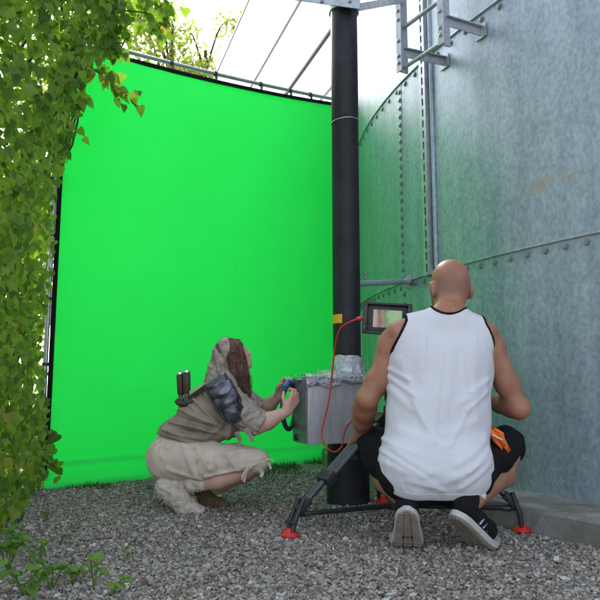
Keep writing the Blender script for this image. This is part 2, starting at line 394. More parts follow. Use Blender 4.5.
# ------------------------------------------------------------------ tank
tank = thing('storage_tank', 'huge round galvanised steel tank of bolted sheets on a concrete plinth', 'tank', (TC[0], TC[1], CURBH))
def sheet(p0, p1, z0, z1, R, th=.005, n=16):
    V = []; Fc = []
    for i in range(n + 1):
        a = p0 + (p1 - p0) * i / n
        for r in (R, R - th):
            for z in (z0, z1): V.append(tp(a, r, z))
    for i in range(n):
        a, b = i * 4, i * 4 + 4
        Fc += [(a, a + 1, b + 1, b), (a + 2, b + 2, b + 3, a + 3), (a, b, b + 2, a + 2), (a + 1, a + 3, b + 3, b + 1)]
    Fc += [(0, 2, 3, 1), (n * 4, n * 4 + 1, n * 4 + 3, n * 4 + 2)]
    return mesh_from(V, Fc)
DP = 2 * pi / 14
scuff_c = None
for ci, (z0, z1, s0, R) in enumerate(((CURBH + .002, Z1, PB + DP * .55, TR - .004), (Z1 - .012, Z2, PA, TR), (Z2 - .012, Z3, PA + DP * .5, TR + .004))):
    for k in range(14):
        a0 = s0 + k * DP; mid = (a0 + DP / 2) % (2 * pi)
        lap = .0025 if k % 2 else 0.0
        m = M['galv']
        q = tank_phi(548)
        if ci == 1 and ((q - a0) % (2 * pi)) < DP: m = M['galvscuff']
        part('sheet_panel', sheet(a0 - .004, a0 + DP + .004, z0, z1, R + lap), m, tank, sm=40)
# roof
mb = MB(); mb.lathe((TC[0], TC[1], Z3 - .02), (0, 0, 1), [(TR + .06, 0), (TR + .06, .05), (.3, 1.3), (.0, 1.31)], 64)
part('roof', mb.mesh(), M['galv'], tank, sm=30)
# lap strips along the two rings
for z, R in ((Z1, TR + .006), (Z2, TR + .010)):
    n = 200; V = []; Fc = []
    for i in range(n):
        a = 2 * pi * i / n
        V += [tp(a, R - .008, z - .011), tp(a, R + .004, z - .009), tp(a, R + .004, z + .003), tp(a, R - .008, z + .006)]
    for i in range(n):
        j = (i + 1) % n
        Fc += [(i * 4 + k, j * 4 + k, j * 4 + k + 1, i * 4 + k + 1) for k in range(3)]
    part('lap_strip', mesh_from(V, Fc), M['galvlight'], tank, sm=40)
# bolts share one mesh
def bolt_mesh(r=.0145):
    mb = MB(); mb.lathe((0, 0, 0), (1, 0, 0), [(r * 1.35, 0), (r * 1.35, .003), (r, .0032), (r * .95, .011), (r * .5, .013)], 8); return mb.mesh()
BM = bolt_mesh(); smooth(BM, 35); BM.materials.append(M['galvdark'])
def bolt(phi, z, R):
    o = bpy.data.objects.new('bolt', BM); COL.objects.link(o); o.parent = tank
    o.location = Vector(tp(phi, R, z)) - tank.location; o.rotation_euler = (random.random() * 6, 0, 0)
    o.rotation_mode = 'XYZ'; o.rotation_euler = (random.random(), 0, phi)
sp = .088 / TR * 1.35
for i in range(46):
    bolt(radians(176) + i * sp, Z1 - .042, TR - .003)
for i in range(34):
    bolt(radians(176) + i * sp * 1.25, Z2 - .045, TR + .001)
for i in range(23):
    bolt(PA, Z1 + .02 + i * .063, TR + .002)
for i in range(3):
    bolt(PA + .0, Z1 - .09 - i * .07, TR - .003)
# slotted upright strip on the wall
mb = MB(); Rm = np.array([[cos(PB), -sin(PB), 0], [sin(PB), cos(PB), 0], [0, 0, 1]])
def upright(lo, hi, off, wid, th, zc=None): pass
zlo, zhi = Z1 - .02, 4.2
wid = .072; cR = TR + .030
def lb(mb, cx, cy, cz, sx, sy, sz): mb.box(tp(PB, cR, 0) * np.array([1, 1, 0]) + Rm @ np.array([cx, cy, 0]) + np.array([0, 0, cz]), (sx, sy, sz), Rm)
mb = MB()
lb(mb, 0, .023, (zlo + zhi) / 2, .006, .026, zhi - zlo); lb(mb, 0, -.023, (zlo + zhi) / 2, .006, .026, zhi - zlo)
z = zlo; step = .075
while z < zhi - step:
    lb(mb, -.0005, 0, z + .0125, .005, .0205, .025); z += step
lb(mb, -.0135, .034, (zlo + zhi) / 2, .022, .005, zhi - zlo); lb(mb, -.0135, -.034, (zlo + zhi) / 2, .022, .005, zhi - zlo)
lb(mb, -.026, 0, (zlo + zhi) / 2, .003, .058, zhi - zlo)
part('slotted_upright', mb.mesh(), M['galvlight'], tank)
# plain stiffening rib just to the right of the upright
mb = MB(); pb2 = PB + .014
mb.tube([tp(pb2, TR + .006, Z1 + .02), tp(pb2, TR + .006, 4.2)], .016, 8)
part('rib', mb.mesh(), M['galv'], tank, sm=60)
# scuff on the sheet (object coordinates are relative to the tank base)
q = tank_phi(548); sc = tp(q, TR, P(548, 186, tp(q, TR, 0)[1])[2]) - np.array(tank.location)
r = scuff_mask(snt, sc, (.16, .16, .045), (0, radians(-12), 0))
q2 = tank_phi(582); sc2 = tp(q2, TR, P(582, 176, tp(q2, TR, 0)[1])[2]) - np.array(tank.location)
r2 = scuff_mask(snt, sc2, (.09, .09, .022), (0, radians(-14), 0))
mxx = N(snt, "ShaderNodeMixRGB", blend_type='LIGHTEN'); mxx.inputs[0].default_value = 1
snt.links.new(r.outputs[0], mxx.inputs[1]); snt.links.new(r2.outputs[0], mxx.inputs[2])
mc = N(snt, "ShaderNodeMixRGB"); mc.inputs[2].default_value = (.33, .30, .26, 1)
snt.links.new(mxx.outputs[0], mc.inputs[0]); snt.links.new(smix.outputs[0], mc.inputs[1]); snt.links.new(mc.outputs[0], sb.inputs['Base Color'])

# ------------------------------------------------------------------ ladder on stand-off brackets
YL = 3.82; pl = P(404, 73, YL); ZB = pl[2]
rr = ray(446, 46); pr = _E + rr * ((ZB - EYE) / rr[2])
ladder = thing('ladder', 'galvanised ladder with two rungs in view on brackets against the tank', 'ladder', (pl[0], pl[1], ZB))
axis = (pr - pl); axis[2] = 0; LWID = np.linalg.norm(axis); axis /= LWID; nrm = np.array([axis[1], -axis[0], 0])
Rl = np.array([axis, np.cross([0, 0, 1], axis), [0, 0, 1]]).T
ZT = 4.15
for q in (pl, pr):
    mb = MB(); mb.box((q[0], q[1], (ZB + ZT) / 2), (.010, .062, ZT - ZB), Rl, .002)
    mb.box(np.array([q[0], q[1], 0]) + Rl @ np.array([.0, -.036, 0]) + np.array([0, 0, (ZB + ZT) / 2]), (.050, .006, ZT - ZB), Rl, .002)
    st = part('stile', mb.mesh(), M['galvlight'], ladder)
    for zb in (.055, .10, .20, .34, .40):
        b = MB(); b.lathe(np.array([q[0], q[1], ZB + zb]) + Rl @ np.array([.0, -.039, 0]), Rl @ np.array([0, -1, 0]), [(.012, 0), (.012, .007), (.006, .010)], 6)
        part('bolt', b.mesh(), M['galvdark'], ladder, parent=st)
for k in range(7):
    z = ZB + .035 + .262 * k
    mb = MB(); mb.tube([pl + np.array([0, 0, z - ZB]), pr + np.array([0, 0, z - ZB])], .0125, 12)
    part('rung', mb.mesh(), M['galvlight'], ladder, sm=60)
for q, zz in ((pl, ZB + .13), (pr, ZB + .15), (pl, ZB + 1.5), (pr, ZB + 1.5)):
    d = TC - q[:2]; d /= np.linalg.norm(d); dist = np.linalg.norm(TC - q[:2]) - TR - .004
    e = np.array([q[0] + d[0] * dist, q[1] + d[1] * dist, zz]); c = (np.array([q[0], q[1], zz]) + e) / 2
    Rb = np.array([[d[0], -d[1], 0], [d[1], d[0], 0], [0, 0, 1]])
    mb = MB(); mb.box(c, (dist, .006, .05), Rb); mb.box(c + np.array([0, 0, .028]), (dist, .045, .006), Rb)
    mb.box(e - np.array([*d, 0]) * .005, (.008, .09, .085), Rb)
    part('standoff_bracket', mb.mesh(), M['galvlight'], ladder)

# ------------------------------------------------------------------ pole
PX = P(347.5, 400, 3.73); PXY = np.array([PX[0], 3.73])
pole = thing('standing_pipe', 'tall black vertical pipe with foil collar standing in front of the tank', 'pipe', (PXY[0], PXY[1], 0))
def at(z): return (PXY[0], PXY[1], z)
mb = MB(); mb.lathe(at(.02), (0, 0, 1), [(.080, 0), (.080, 1.2), (.0800, 2.2), (.0812, 2.203), (.0812, 3.0), (.0800, 3.003), (.080, 4.1)], 40)
part('shaft', mb.mesh(), M['pipe'], pole, sm=30)
mb = MB(); mb.lathe(at(-.02), (0, 0, 1), [(.124, 0), (.121, .02), (.115, .42), (.10, .44), (.081, .445)], 40)
part('base_sleeve', mb.mesh(), M['pipe'], pole, sm=30)
mb = MB(); zz = P(343, 118, 3.66)[2]
mb.tube([(PXY[0] + .0825 * cos(a), PXY[1] + .0825 * sin(a), zz + .008 * cos(a)) for a in np.linspace(0, 2 * pi, 40, endpoint=False)], .0025, 6, closed=True)
part('wire_ring', mb.mesh(), M['silver'], pole, sm=80)
# foil collar: crumpled lathe
def foil_collar():
    V = []; Fc = []; nz, n = 26, 72
    z0 = P(350, 398, 3.65)[2]; z1 = P(347, 356, 3.65)[2]
    for i in range(nz):
        t = i / (nz - 1); z = z0 + (z1 - z0) * t
        for k in range(n):
            a = 2 * pi * k / n
            r = .086 + .05 * (1 - t) ** 1.6 * max(0, cos(a - radians(-60))) + .028 * (1 - t)
            v = Vector((cos(a) * 2.2, sin(a) * 2.2, t * 3))
            r += (.014 * (abs(mnoise.noise(v * 1.6)) - .15) + .006 * abs(mnoise.noise(v * 4))) * min(1, 3.0 * (1 - t) + .12)
            r = max(r, .0815)
            V.append((PXY[0] + r * cos(a), PXY[1] + r * sin(a), z + .010 * mnoise.noise(v * .9) * (1 if i else 0)))
    for i in range(nz - 1):
        for k in range(n): Fc.append((i * n + k, i * n + (k + 1) % n, (i + 1) * n + (k + 1) % n, (i + 1) * n + k))
    return mesh_from(V, Fc)
part('foil_collar', foil_collar(), M['foil'], pole, sm=25)
# yellow tape patch wraps the pipe's left front
V = []; za, zb_ = P(337, 323, 3.66)[2], P(337, 314, 3.66)[2]
for i in range(9):
    a = radians(188 + i * 7.5)
    for rr_, z in ((.0832, za), (.0832, zb_)): V.append((PXY[0] + rr_ * cos(a), PXY[1] + rr_ * sin(a), z))
part('yellow_tape', mesh_from(V, [(i * 2, i * 2 + 2, i * 2 + 3, i * 2 + 1) for i in range(8)]), M['yellow'], pole, sm=60)

# clamp between pipe and tank, at mid height and at the top
def pole_clamp(z, px_end, label, h=.05):
    e_phi = tank_phi(px_end); e = tp(e_phi, TR + .002, z)
    t = thing('pipe_bracket', label, 'bracket', (PXY[0], PXY[1], z))
    s = np.array([PXY[0], PXY[1], z]); e = P(412, 281.5, tp(tank_phi(412), TR, 0)[1]); d = e - s; L = np.linalg.norm(d); d /= L
    return t, s, d, L, e
zz = P(350, 284, 3.73)[2]
t, s, d, L, e = pole_clamp(zz, 410, 'grey round steel arm between black pipe and tank beside the bald head')
mb = MB(); mb.tube([s + d * .075, s + d * (L - .06)], .018, 14); part('arm', mb.mesh(), M['galvlight'], t, sm=60)
mb = MB(); mb.tube([s + d * (L - .10), s + d * (L - .01)], .026, 14); mb.lathe(s + d * (L - .012), d, [(.05, 0), (.05, .012)], 16); part('flange', mb.mesh(), M['galvlight'], t, sm=40)
mb = MB(); mb.tube([s + d * .22 + np.array([0, 0, .02]), s + d * .22 + np.array([0, 0, .075])], .007, 8); mb.lathe(s + d * .22 + np.array([0, 0, .06]), (0, 0, 1), [(.013, 0), (.013, .012)], 6); part('bolt', mb.mesh(), M['galvdark'], t)
# flat bars at the very top of the frame
zt = P(343, 3, 3.65)[2]
t = thing('cross_bar', 'galvanised flat bar crossing the top of the black pipe to the ladder', 'bar', (PXY[0], PXY[1], zt))
mb = MB(); a0 = P(283, -6, 3.60); a1 = P(360, 5, 3.60); c = (a0 + a1) / 2; dd = (a1 - a0); LL = np.linalg.norm(dd); dd /= LL
Rb = np.array([dd, np.cross([0, 0, 1], dd), np.cross(dd, np.cross([0, 0, 1], dd))]).T
mb.box(c, (LL, .008, .055), Rb); mb.box(c + Rb @ np.array([0, .02, .03]), (LL, .045, .006), Rb)
part('bar', mb.mesh(), M['galvlight'], t)
mb = MB(); b0 = a1 + np.array([-.01, .012, -.008]); b1 = np.array([pl[0] - .0, pl[1] - .03, P(400, 2, YL)[2]]); c = (b0 + b1) / 2; dd = b1 - b0; LL = np.linalg.norm(dd); dd /= LL
Rb = np.array([dd, np.cross([0, 0, 1], dd), np.cross(dd, np.cross([0, 0, 1], dd))]).T
mb.box(c, (LL, .007, .05), Rb); part('arm', mb.mesh(), M['galvlight'], t)
mb = MB(); mb.lathe((PXY[0], PXY[1], zt - .02), (0, 0, 1), [(.0815, 0), (.093, 0), (.093, .05), (.0815, .05)], 32); part('clamp_band', mb.mesh(), M['galvlight'], t, sm=30)
for px in (322, 350):
    b = MB(); q = P(px, 1.5, 3.595); b.lathe(q, (0, -1, 0), [(.011, 0), (.011, .008), (.006, .011)], 6); part('bolt', b.mesh(), M['galvdark'], t)

# ------------------------------------------------------------------ foil covered box on the pipe
BY = 3.36; c0 = P(308, 445, BY); c0t = P(308, 377, BY)
yaw = radians(22); ex = np.array([cos(yaw), sin(yaw), 0]); ey = np.array([-sin(yaw), cos(yaw), 0])
BW, BD, BZ0, BZ1 = .335, .20, c0[2], c0t[2]
box = thing('foil_box', 'foil covered grey board box fixed to the black pipe', 'box', (c0[0], c0[1], BZ0))
ctr = c0 + ex * BW / 2 + ey * BD / 2; Rx = np.array([ex, ey, [0, 0, 1]]).T
mb = MB(); mb.box((ctr[0], ctr[1], (BZ0 + BZ1) / 2), (BW, BD, BZ1 - BZ0), Rx, .006); part('shell', mb.mesh(), M['board'], box, sm=30)
# dark left cheek plate
mb = MB(); mb.box(c0 + ey * BD / 2 - ex * .004 + np.array([0, 0, (BZ1 - BZ0) / 2]), (.006, BD - .012, BZ1 - BZ0 - .01), Rx); part('side_plate', mb.mesh(), M['boxside'], box)
# crumpled foil over the top
def foil_top():
    nu, nv = 40, 44; V = []; Fc = []
    for j in range(nv + 1):
        for i in range(nu + 1):
            u = -.012 + (BW + .024) * i / nu; s_ = j / nv * (BD + .16) - .16       # s<0 hangs down the front
            v = Vector((u * 14, s_ * 14, 3)); nzv = mnoise.noise(v) * .010 + abs(mnoise.noise(v * 2.3)) * .010
            drop = (.55 + .45 * mnoise.noise(Vector((u * 9, 0, 8)))) * (.10 if u < BW * .55 else .06)
            if s_ < 0:
                q = c0 + ex * u + ey * (-.010 - nzv) + np.array([0, 0, BZ1 - BZ0 + .004 + max(s_, -.16) / .16 * drop])
            else:
                q = c0 + ex * u + ey * s_ + np.array([0, 0, BZ1 - BZ0 + .010 + nzv + .03 * max(0, (s_ - .08)) / .12 * (u > BW * .4)])
            V.append(q)
    w = nu + 1
    for j in range(nv):
        for i in range(nu): Fc.append((j * w + i, j * w + i + 1, (j + 1) * w + i + 1, (j + 1) * w + i))
    return mesh_from(V, Fc)
o = part('foil_cover', foil_top(), M['foil'], box, sm=28)
# small white tag and knob at left
mb = MB(); mb.box(P(300, 379, 3.44), (.03, .05, .012), Rx, .002); part('corner_clip', mb.mesh(), M['silver'], box)
mb = MB(); mb.lathe(P(297, 437, 3.42), -ex, [(.018, 0), (.018, .012), (.010, .014)], 14); part('knob', mb.mesh(), M['black'], box, sm=30)

# ------------------------------------------------------------------ green screen
SLb = G(37, 491); SRb = G(359.5, 457.0)
swd = SRb - SLb; SW = np.linalg.norm(swd); su = swd / SW; sn = np.array([su[1], -su[0], 0])
if sn[1] > 0: sn = -sn
HL = P(66, 35, SLb[1])[2]; HR = P(330, 106, SRb[1])[2] + .02
screen = thing('green_screen', 'large bright green backdrop cloth laced to a black framed stand', 'backdrop', tuple(SLb))
def sag(u): return -.07 * 4 * u * (1 - u) * .75
def cloth():
    nu, nv = 200, 220; V = []; Fc = []
    for j in range(nv + 1):
        v = j / nv
        for i in range(nu + 1):
            u = i / nu; top = HL + (HR - HL) * u + sag(u) - .045
            bot = -.008 + .012 * sin(u * 22) + .010 * mnoise.noise(Vector((u * 14, 0, 0))) + (.03 * max(0, 1 - u / .02) ** 2)
            z = bot + (top + .008 - bot) * v
            off = .020 * mnoise.noise(Vector((u * 2.2, v * 2.4, 1))) + .004 * mnoise.noise(Vector((u * 9, v * 5, 4)))
            f = .135 - .02 * u + .01 * sin(u * 7); off += .010 * math.exp(-((z - f) / .018) ** 2) - .008 * math.exp(-((z - f - .03) / .02) ** 2)   # fold above the hem
            off += .012 * sin(u * 26 + 3 * mnoise.noise(Vector((u * 5, 2, 2)))) * max(0, 1 - z / .16)
            push = .05 * max(0, 1 - z / .2) ** 1.5; off += .007 * abs(sin(u * 30)) * max(0, (v - .90) / .1) ** 2 + .006 * sin(v * 60) * max(0, 1 - u / .03)
            for cu_ in (.25, .5, .75): off += .0015 * math.exp(-((u - cu_) / .006) ** 2) * (.6 + .4 * sin(v * 9 + cu_ * 20))
            for cv_ in (.2, .4, .6, .8): off += .0015 * math.exp(-((v - cv_) / .006) ** 2) * (.6 + .4 * sin(u * 8 + cv_ * 30))
            edge = .05 + .006 * sin(v * 40)
            q = SLb + su * (edge + (SW - .07) * u) + sn * off + np.array([-.12 * (1 - u), -1, 0]) * push; V.append((q[0], q[1], z))
    w = nu + 1
    for j in range(nv):
        for i in range(nu): Fc.append((j * w + i, j * w + i + 1, (j + 1) * w + i + 1, (j + 1) * w + i))
    return mesh_from(V, Fc)
o = part('cloth', cloth(), M['green'], screen, sm=170)
md = o.modifiers.new('thickness', 'SOLIDIFY'); md.thickness = .003; md.offset = -1
# black band along the cloth's top and left edge
def band_top():
    V = []; Fc = []; n = 40
    for i in range(n + 1):
        u = i / n; z = HL + (HR - HL) * u + sag(u)
        for dz, dn in ((-.050, .012), (-.022, .016), (-.018, .004), (-.050, .002)):
            q = SLb + su * (.04 + (SW - .05) * u) + sn * dn; V.append((q[0], q[1], z + dz))
    for i in range(n):
        for k in range(4): Fc.append((i * 4 + k, i * 4 + 4 + k, i * 4 + 4 + (k + 1) % 4, i * 4 + (k + 1) % 4))
    return mesh_from(V, Fc)
part('edge_band', band_top(), M['blackcloth'], screen)
mb = MB()
for s_ in (.052,):
    a = SLb + su * .045; mb.box((a[0] + sn[0] * .006, a[1] + sn[1] * .006, HL / 2 + .03), (.028, .012, HL - .10), np.array([su, -sn, [0, 0, 1]]).T)
part('edge_band', mb.mesh(), M['blackcloth'], screen)
# tubes
mb = MB(); mb.tube([SLb + su * (SW * t_) + sn * -.025 + np.array([0, 0, HL + (HR - HL) * t_ + sag(t_) * .6 + .022]) for t_ in np.linspace(-.0, 1.0, 14)], .016, 12); part('top_tube', mb.mesh(), M['tube'], screen, sm=60)
lq = SLb + su * .012
mb = MB(); mb.tube([(lq[0], lq[1], .02), (lq[0], lq[1], HL + .03)], .016, 12); part('upright_tube', mb.mesh(), M['tube'], screen, sm=60)
rq = SLb + su * (SW + .012)
mb = MB(); mb.tube([(rq[0], rq[1], .02), (rq[0], rq[1], HR + .03)], .016, 12); part('upright_tube', mb.mesh(), M['tube'], screen, sm=60)
mb = MB(); mb.tube([SLb + sn * -.03 + np.array([0, 0, .03]), SRb + sn * -.03 + np.array([0, 0, .03])], .014, 10); part('bottom_tube', mb.mesh(), M['tube'], screen, sm=60)
for z in np.arange(.35, HL - .1, .42):
    mb = MB(); mb.lathe((lq[0], lq[1], z), (0, 0, 1), [(.017, 0), (.021, .002), (.021, .02), (.017, .022)], 10); mb.box(np.array([lq[0], lq[1], z + .01]) + su * .022, (.03, .012, .012), np.array([su, -sn, [0, 0, 1]]).T)
    part('tie', mb.mesh(), M['black'], screen)
for t_ in (.06, .16, .30, .44, .60, .715, .80, .95):
    q = SLb + su * SW * t_ + sn * -.025 + np.array([0, 0, HL + (HR - HL) * t_ + sag(t_) * .6 + .022])
    mb = MB(); mb.lathe(q - su * .012, su, [(.016, 0), (.022, .002), (.022, .022), (.016, .024)], 10); mb.box(q + sn * .02 + np.array([0, 0, -.03]), (.012, .02, .05), np.array([su, -sn, [0, 0, 1]]).T)
    part('tie', mb.mesh(), M['black'], screen)
# rear props
for q0 in (lq, rq):
    e = np.array([q0[0], q0[1], 0]) - sn * .75
    mb = MB(); mb.tube([(q0[0] - sn[0] * .02, q0[1] - sn[1] * .02, 1.5), (e[0], e[1], .015)], .013, 10); part('rear_brace', mb.mesh(), M['tube'], screen, sm=60)

# ------------------------------------------------------------------ milky canopy roof behind
CZ = 7.0; cu = np.array([-220, 655.0]); cu /= np.linalg.norm(cu); cv = np.array([cu[1], -cu[0]])
def cpq(px, py):
    g = G(px, py, CZ); return g[:2].dot(cv), g[:2].dot(cu)
p1 = cpq(213.5, 80)[0]; p2 = cpq(249.5, 80)[0]; p3 = cpq(296, 80)[0]; qn = 7.0; qf = 22.0
can = thing('canopy_roof', 'milky white ribbed canopy roof with thin dark rafters beyond the backdrop', 'canopy', (*(cv * p3 + cu * 9), 0))
def cw(p, q, z): return (*(cv * p + cu * q), z)
spn = (p3 - p1) / 2
def ribbed(pa, pb):
    V = []; Fc = []; n = int((pb - pa) / .042)
    for i in range(n + 1):
        p = pa + (pb - pa) * i / n; z = CZ + .04 + (.014 if i % 4 in (1, 2) else 0)
        V += [cw(p, qn, z), cw(p, qf, z)]
    for i in range(n): Fc.append((2 * i, 2 * i + 1, 2 * i + 3, 2 * i + 2))
    return mesh_from(V, Fc)
for k in range(0, 5):
    part('roof_sheet', ribbed(p1 + k * spn + .003, p1 + (k + 1) * spn - .003), M['milky'], can)
for k in range(0, 6):
    p = p1 + k * spn; w_ = (.025, .045, .065, .065, .065, .065)[k]
    mb = MB(); mb.box(((cv * p + cu * (qn + qf) / 2)[0], (cv * p + cu * (qn + qf) / 2)[1], CZ + .005), (w_, qf - qn, .05), np.array([[cv[0], cu[0], 0], [cv[1], cu[1], 0], [0, 0, 1]]))
    part('rafter', mb.mesh(), M['tube'] if k != 2 else M['darkmetal'], can)
# posts stand out of sight, in line with the pipe and behind the tank
for px, Y in ((344, 10.5), (346, 17.5)):
    g = P(px, 300, Y); mb = MB(); mb.box((g[0], g[1], CZ / 2 - .01), (.09, .09, CZ - .02), None, .004); part('post', mb.mesh(), M['tube'], can)

# ================================================================== SDF sculpting
class Sdf:
    def __init__(s): s.p = []; s.lo = np.array([1e9] * 3); s.hi = -s.lo
    def _bb(s, pts, r):
        pts = np.array(pts); lo = pts.min(0) - r; hi = pts.max(0) + r
        s.lo = np.minimum(s.lo, lo); s.hi = np.maximum(s.hi, hi); return lo, hi
    def cap(s, a, b, ra, rb=None, k=.02, flat=None):
        """tapered capsule; flat=(axis, factor) squeezes it along axis"""
        rb = ra if rb is None else rb; a = np.array(a, float); b = np.array(b, float)
        lo, hi = s._bb([a, b], max(ra, rb) * (max(1, flat[1]) if flat else 1) + .01); s.p.append(('c', a, b, ra, rb, k, flat, lo, hi)); return s
    def chain(s, pts, rs, k=.02, flat=None):
        for i in range(len(pts) - 1): s.cap(pts[i], pts[i + 1], rs[i], rs[i + 1], k, flat)
        return s
    def ell(s, c, r, R=None, k=.02):
        c = np.array(c, float); lo, hi = s._bb([c], max(r) + .01); s.p.append(('e', c, np.array(r, float), R, k, lo, hi)); return s
    def evalp(s, q, X, Y, Z):
        if q[0] == 'c':
            _, a, b, ra, rb, k, flat, lo, hi = q
            px, py, pz = X - a[0], Y - a[1], Z - a[2]; d = (b - a)
            if flat is not None:
                n = np.array(flat[0], float); n /= np.linalg.norm(n); f = 1.0 / flat[1] - 1.0
                dn = px * n[0] + py * n[1] + pz * n[2]; px = px + n[0] * dn * f; py = py + n[1] * dn * f; pz = pz + n[2] * dn * f
                d = d + n * d.dot(n) * f
            dd = d.dot(d) + 1e-12; t = np.clip((px * d[0] + py * d[1] + pz * d[2]) / dd, 0, 1)
            D = np.sqrt((px - t * d[0]) ** 2 + (py - t * d[1]) ** 2 + (pz - t * d[2]) ** 2) - (ra + (rb - ra) * t)
            return D * (min(1, flat[1]) if flat is not None else 1)
        _, c, r, R, k, lo, hi = q
        px, py, pz = X - c[0], Y - c[1], Z - c[2]
        if R is not None:
            R = np.array(R); px, py, pz = (px * R[0, 0] + py * R[1, 0] + pz * R[2, 0], px * R[0, 1] + py * R[1, 1] + pz * R[2, 1], px * R[0, 2] + py * R[1, 2] + pz * R[2, 2])
        k0 = np.sqrt((px / r[0]) ** 2 + (py / r[1]) ** 2 + (pz / r[2]) ** 2); k1 = np.sqrt((px / r[0] ** 2) ** 2 + (py / r[1] ** 2) ** 2 + (pz / r[2] ** 2) ** 2) + 1e-9
        return k0 * (k0 - 1) / k1
    def field(s, h, lo=None, hi=None, pad=.03):
        lo = s.lo - pad if lo is None else np.array(lo); hi = s.hi + pad if hi is None else np.array(hi)
        n = np.ceil((hi - lo) / h).astype(int) + 1
        ax = [(lo[i] + h * np.arange(n[i])).astype(np.float32) for i in range(3)]
        D = np.full(n, .25, np.float32)
        for q in s.p:
            l, g = q[-2], q[-1]; k = q[5] if q[0] == 'c' else q[4]; m = k + .02
            i0 = np.clip(np.floor((l - m - lo) / h).astype(int), 0, n); i1 = np.clip(np.ceil((g + m - lo) / h).astype(int) + 1, 0, n)
            if np.any(i1 <= i0): continue
            X, Y, Z = np.meshgrid(*[ax[i][i0[i]:i1[i]] for i in range(3)], indexing='ij', sparse=True)
            d = s.evalp(q, X, Y, Z); sl_ = tuple(slice(i0[i], i1[i]) for i in range(3)); o = D[sl_]
            if k > 1e-5:
                hh = np.clip(.5 + .5 * (o - d) / k, 0, 1); D[sl_] = o + (d - o) * hh - k * hh * (1 - hh)
            else: D[sl_] = np.minimum(o, d)
        return D, lo, ax
    def inside(s, X, Y, Z):                      # whole field, no grid (for cutters)
        o = None
        for q in s.p:
            d = s.evalp(q, X, Y, Z); o = d if o is None else np.minimum(o, d)
        return o

def nets(D, lo, h):
    ins = D < 0; nx, ny, nz = D.shape
    c = [ins[i:nx - 1 + i, j:ny - 1 + j, k:nz - 1 + k] for i in (0, 1) for j in (0, 1) for k in (0, 1)]
    tot = sum(x.astype(np.int8) for x in c); mask = (tot > 0) & (tot < 8)
    I, J, K = np.nonzero(mask); ids = np.full(mask.shape, -1, np.int32); ids[I, J, K] = np.arange(len(I))
    off = np.array([(i, j, k) for i in (0, 1) for j in (0, 1) for k in (0, 1)])
    val = np.stack([D[I + o[0], J + o[1], K + o[2]] for o in off], 1)
    acc = np.zeros((len(I), 3)); cnt = np.zeros(len(I))
    for a in range(8):
        for b in range(a + 1, 8):
            if abs(off[a] - off[b]).sum() != 1: continue
            va, vb = val[:, a], val[:, b]; x = (va < 0) != (vb < 0); t = va[x] / (va[x] - vb[x])
            acc[x] += off[a] + t[:, None] * (off[b] - off[a]); cnt[x] += 1
    V = lo + h * (np.stack([I, J, K], 1) + acc / cnt[:, None])
    quads = []
    for axn in range(3):
        sl0 = [slice(None)] * 3; sl1 = [slice(None)] * 3; sl0[axn] = slice(0, -1); sl1[axn] = slice(1, None)
        a, b = ins[tuple(sl0)], ins[tuple(sl1)]; e = np.argwhere(a != b); o1, o2 = [(1, 2), (2, 0), (0, 1)][axn]
        e = e[(e[:, o1] > 0) & (e[:, o2] > 0) & (e[:, o1] < D.shape[o1] - 1) & (e[:, o2] < D.shape[o2] - 1)]
        s = a[tuple(e.T)]; u = np.zeros(3, int); u[o1] = 1; w = np.zeros(3, int); w[o2] = 1
        q = np.stack([ids[tuple((e - u - w).T)], ids[tuple((e - w).T)], ids[tuple(e.T)], ids[tuple((e - u).T)]], 1)
        q[~s] = q[~s][:, ::-1]; quads.append(q)
    Q = np.concatenate(quads); return V, Q[(Q >= 0).all(1)]
def relax(V, Q, it=2, lam=.5):
    E = np.concatenate([Q[:, [0, 1]], Q[:, [1, 2]], Q[:, [2, 3]], Q[:, [3, 0]]])
    for _ in range(it):
        A = np.zeros_like(V); n = np.zeros(len(V))
        np.add.at(A, E[:, 0], V[E[:, 1]]); np.add.at(n, E[:, 0], 1); np.add.at(A, E[:, 1], V[E[:, 0]]); np.add.at(n, E[:, 1], 1)
        V = V + lam * (A / n[:, None] - V)
    return V
def sculpt(S, h=.006, disp=None, cuts=(), it=2, infl=0.0, pad=.03, lo=None, hi=None):
    D, lo, ax = S.field(h, pad=pad + infl, lo=lo, hi=hi); D -= infl
    X, Y, Z = np.meshgrid(*ax, indexing='ij', sparse=True)
    for c in cuts: D = np.maximum(D, c(X, Y, Z).astype(np.float32))
    if disp is not None: D = D + disp(X, Y, Z).astype(np.float32)
    V, Q = nets(D, lo, h); V = relax(V, Q, it); return mesh_np(V, Q)
def ridges(lst, Yp):
    """cloth folds: each (x0,y0,x1,y1,width,amp) in photo pixels on the plane at distance Yp"""
    seg = []
    for x0, y0, x1, y1, w, a in lst:
        p, q = P(x0, y0, Yp), P(x1, y1, Yp); seg.append((p[0], p[2], q[0], q[2], w * Yp / 650, a * (1.9 if Yp > 3.2 else 1.25)))
    def f(X, Y, Z):
        o = 0
        for ax_, az, bx, bz, w, a in seg:
            dx, dz = bx - ax_, bz - az; L2 = dx * dx + dz * dz
            tt = ((X - ax_) * dx + (Z - az) * dz) / L2; tc = np.clip(tt, 0, 1)
            d2 = (X - ax_ - tc * dx) ** 2 + (Z - az - tc * dz) ** 2; o = o - a * np.exp(-d2 / w ** 2)
        return o + 0 * Y
    return f
def wob(amp, fx, fy, fz, ph=0):
    return lambda X, Y, Z: amp * (np.sin(fx * X + ph + 2 * np.sin(fz * .6 * Z + 1)) * np.sin(fz * Z + 1.3 * ph + 1.5 * np.sin(fy * .7 * Y)) * np.sin(fy * Y + .7 + np.sin(fx * .5 * X)))
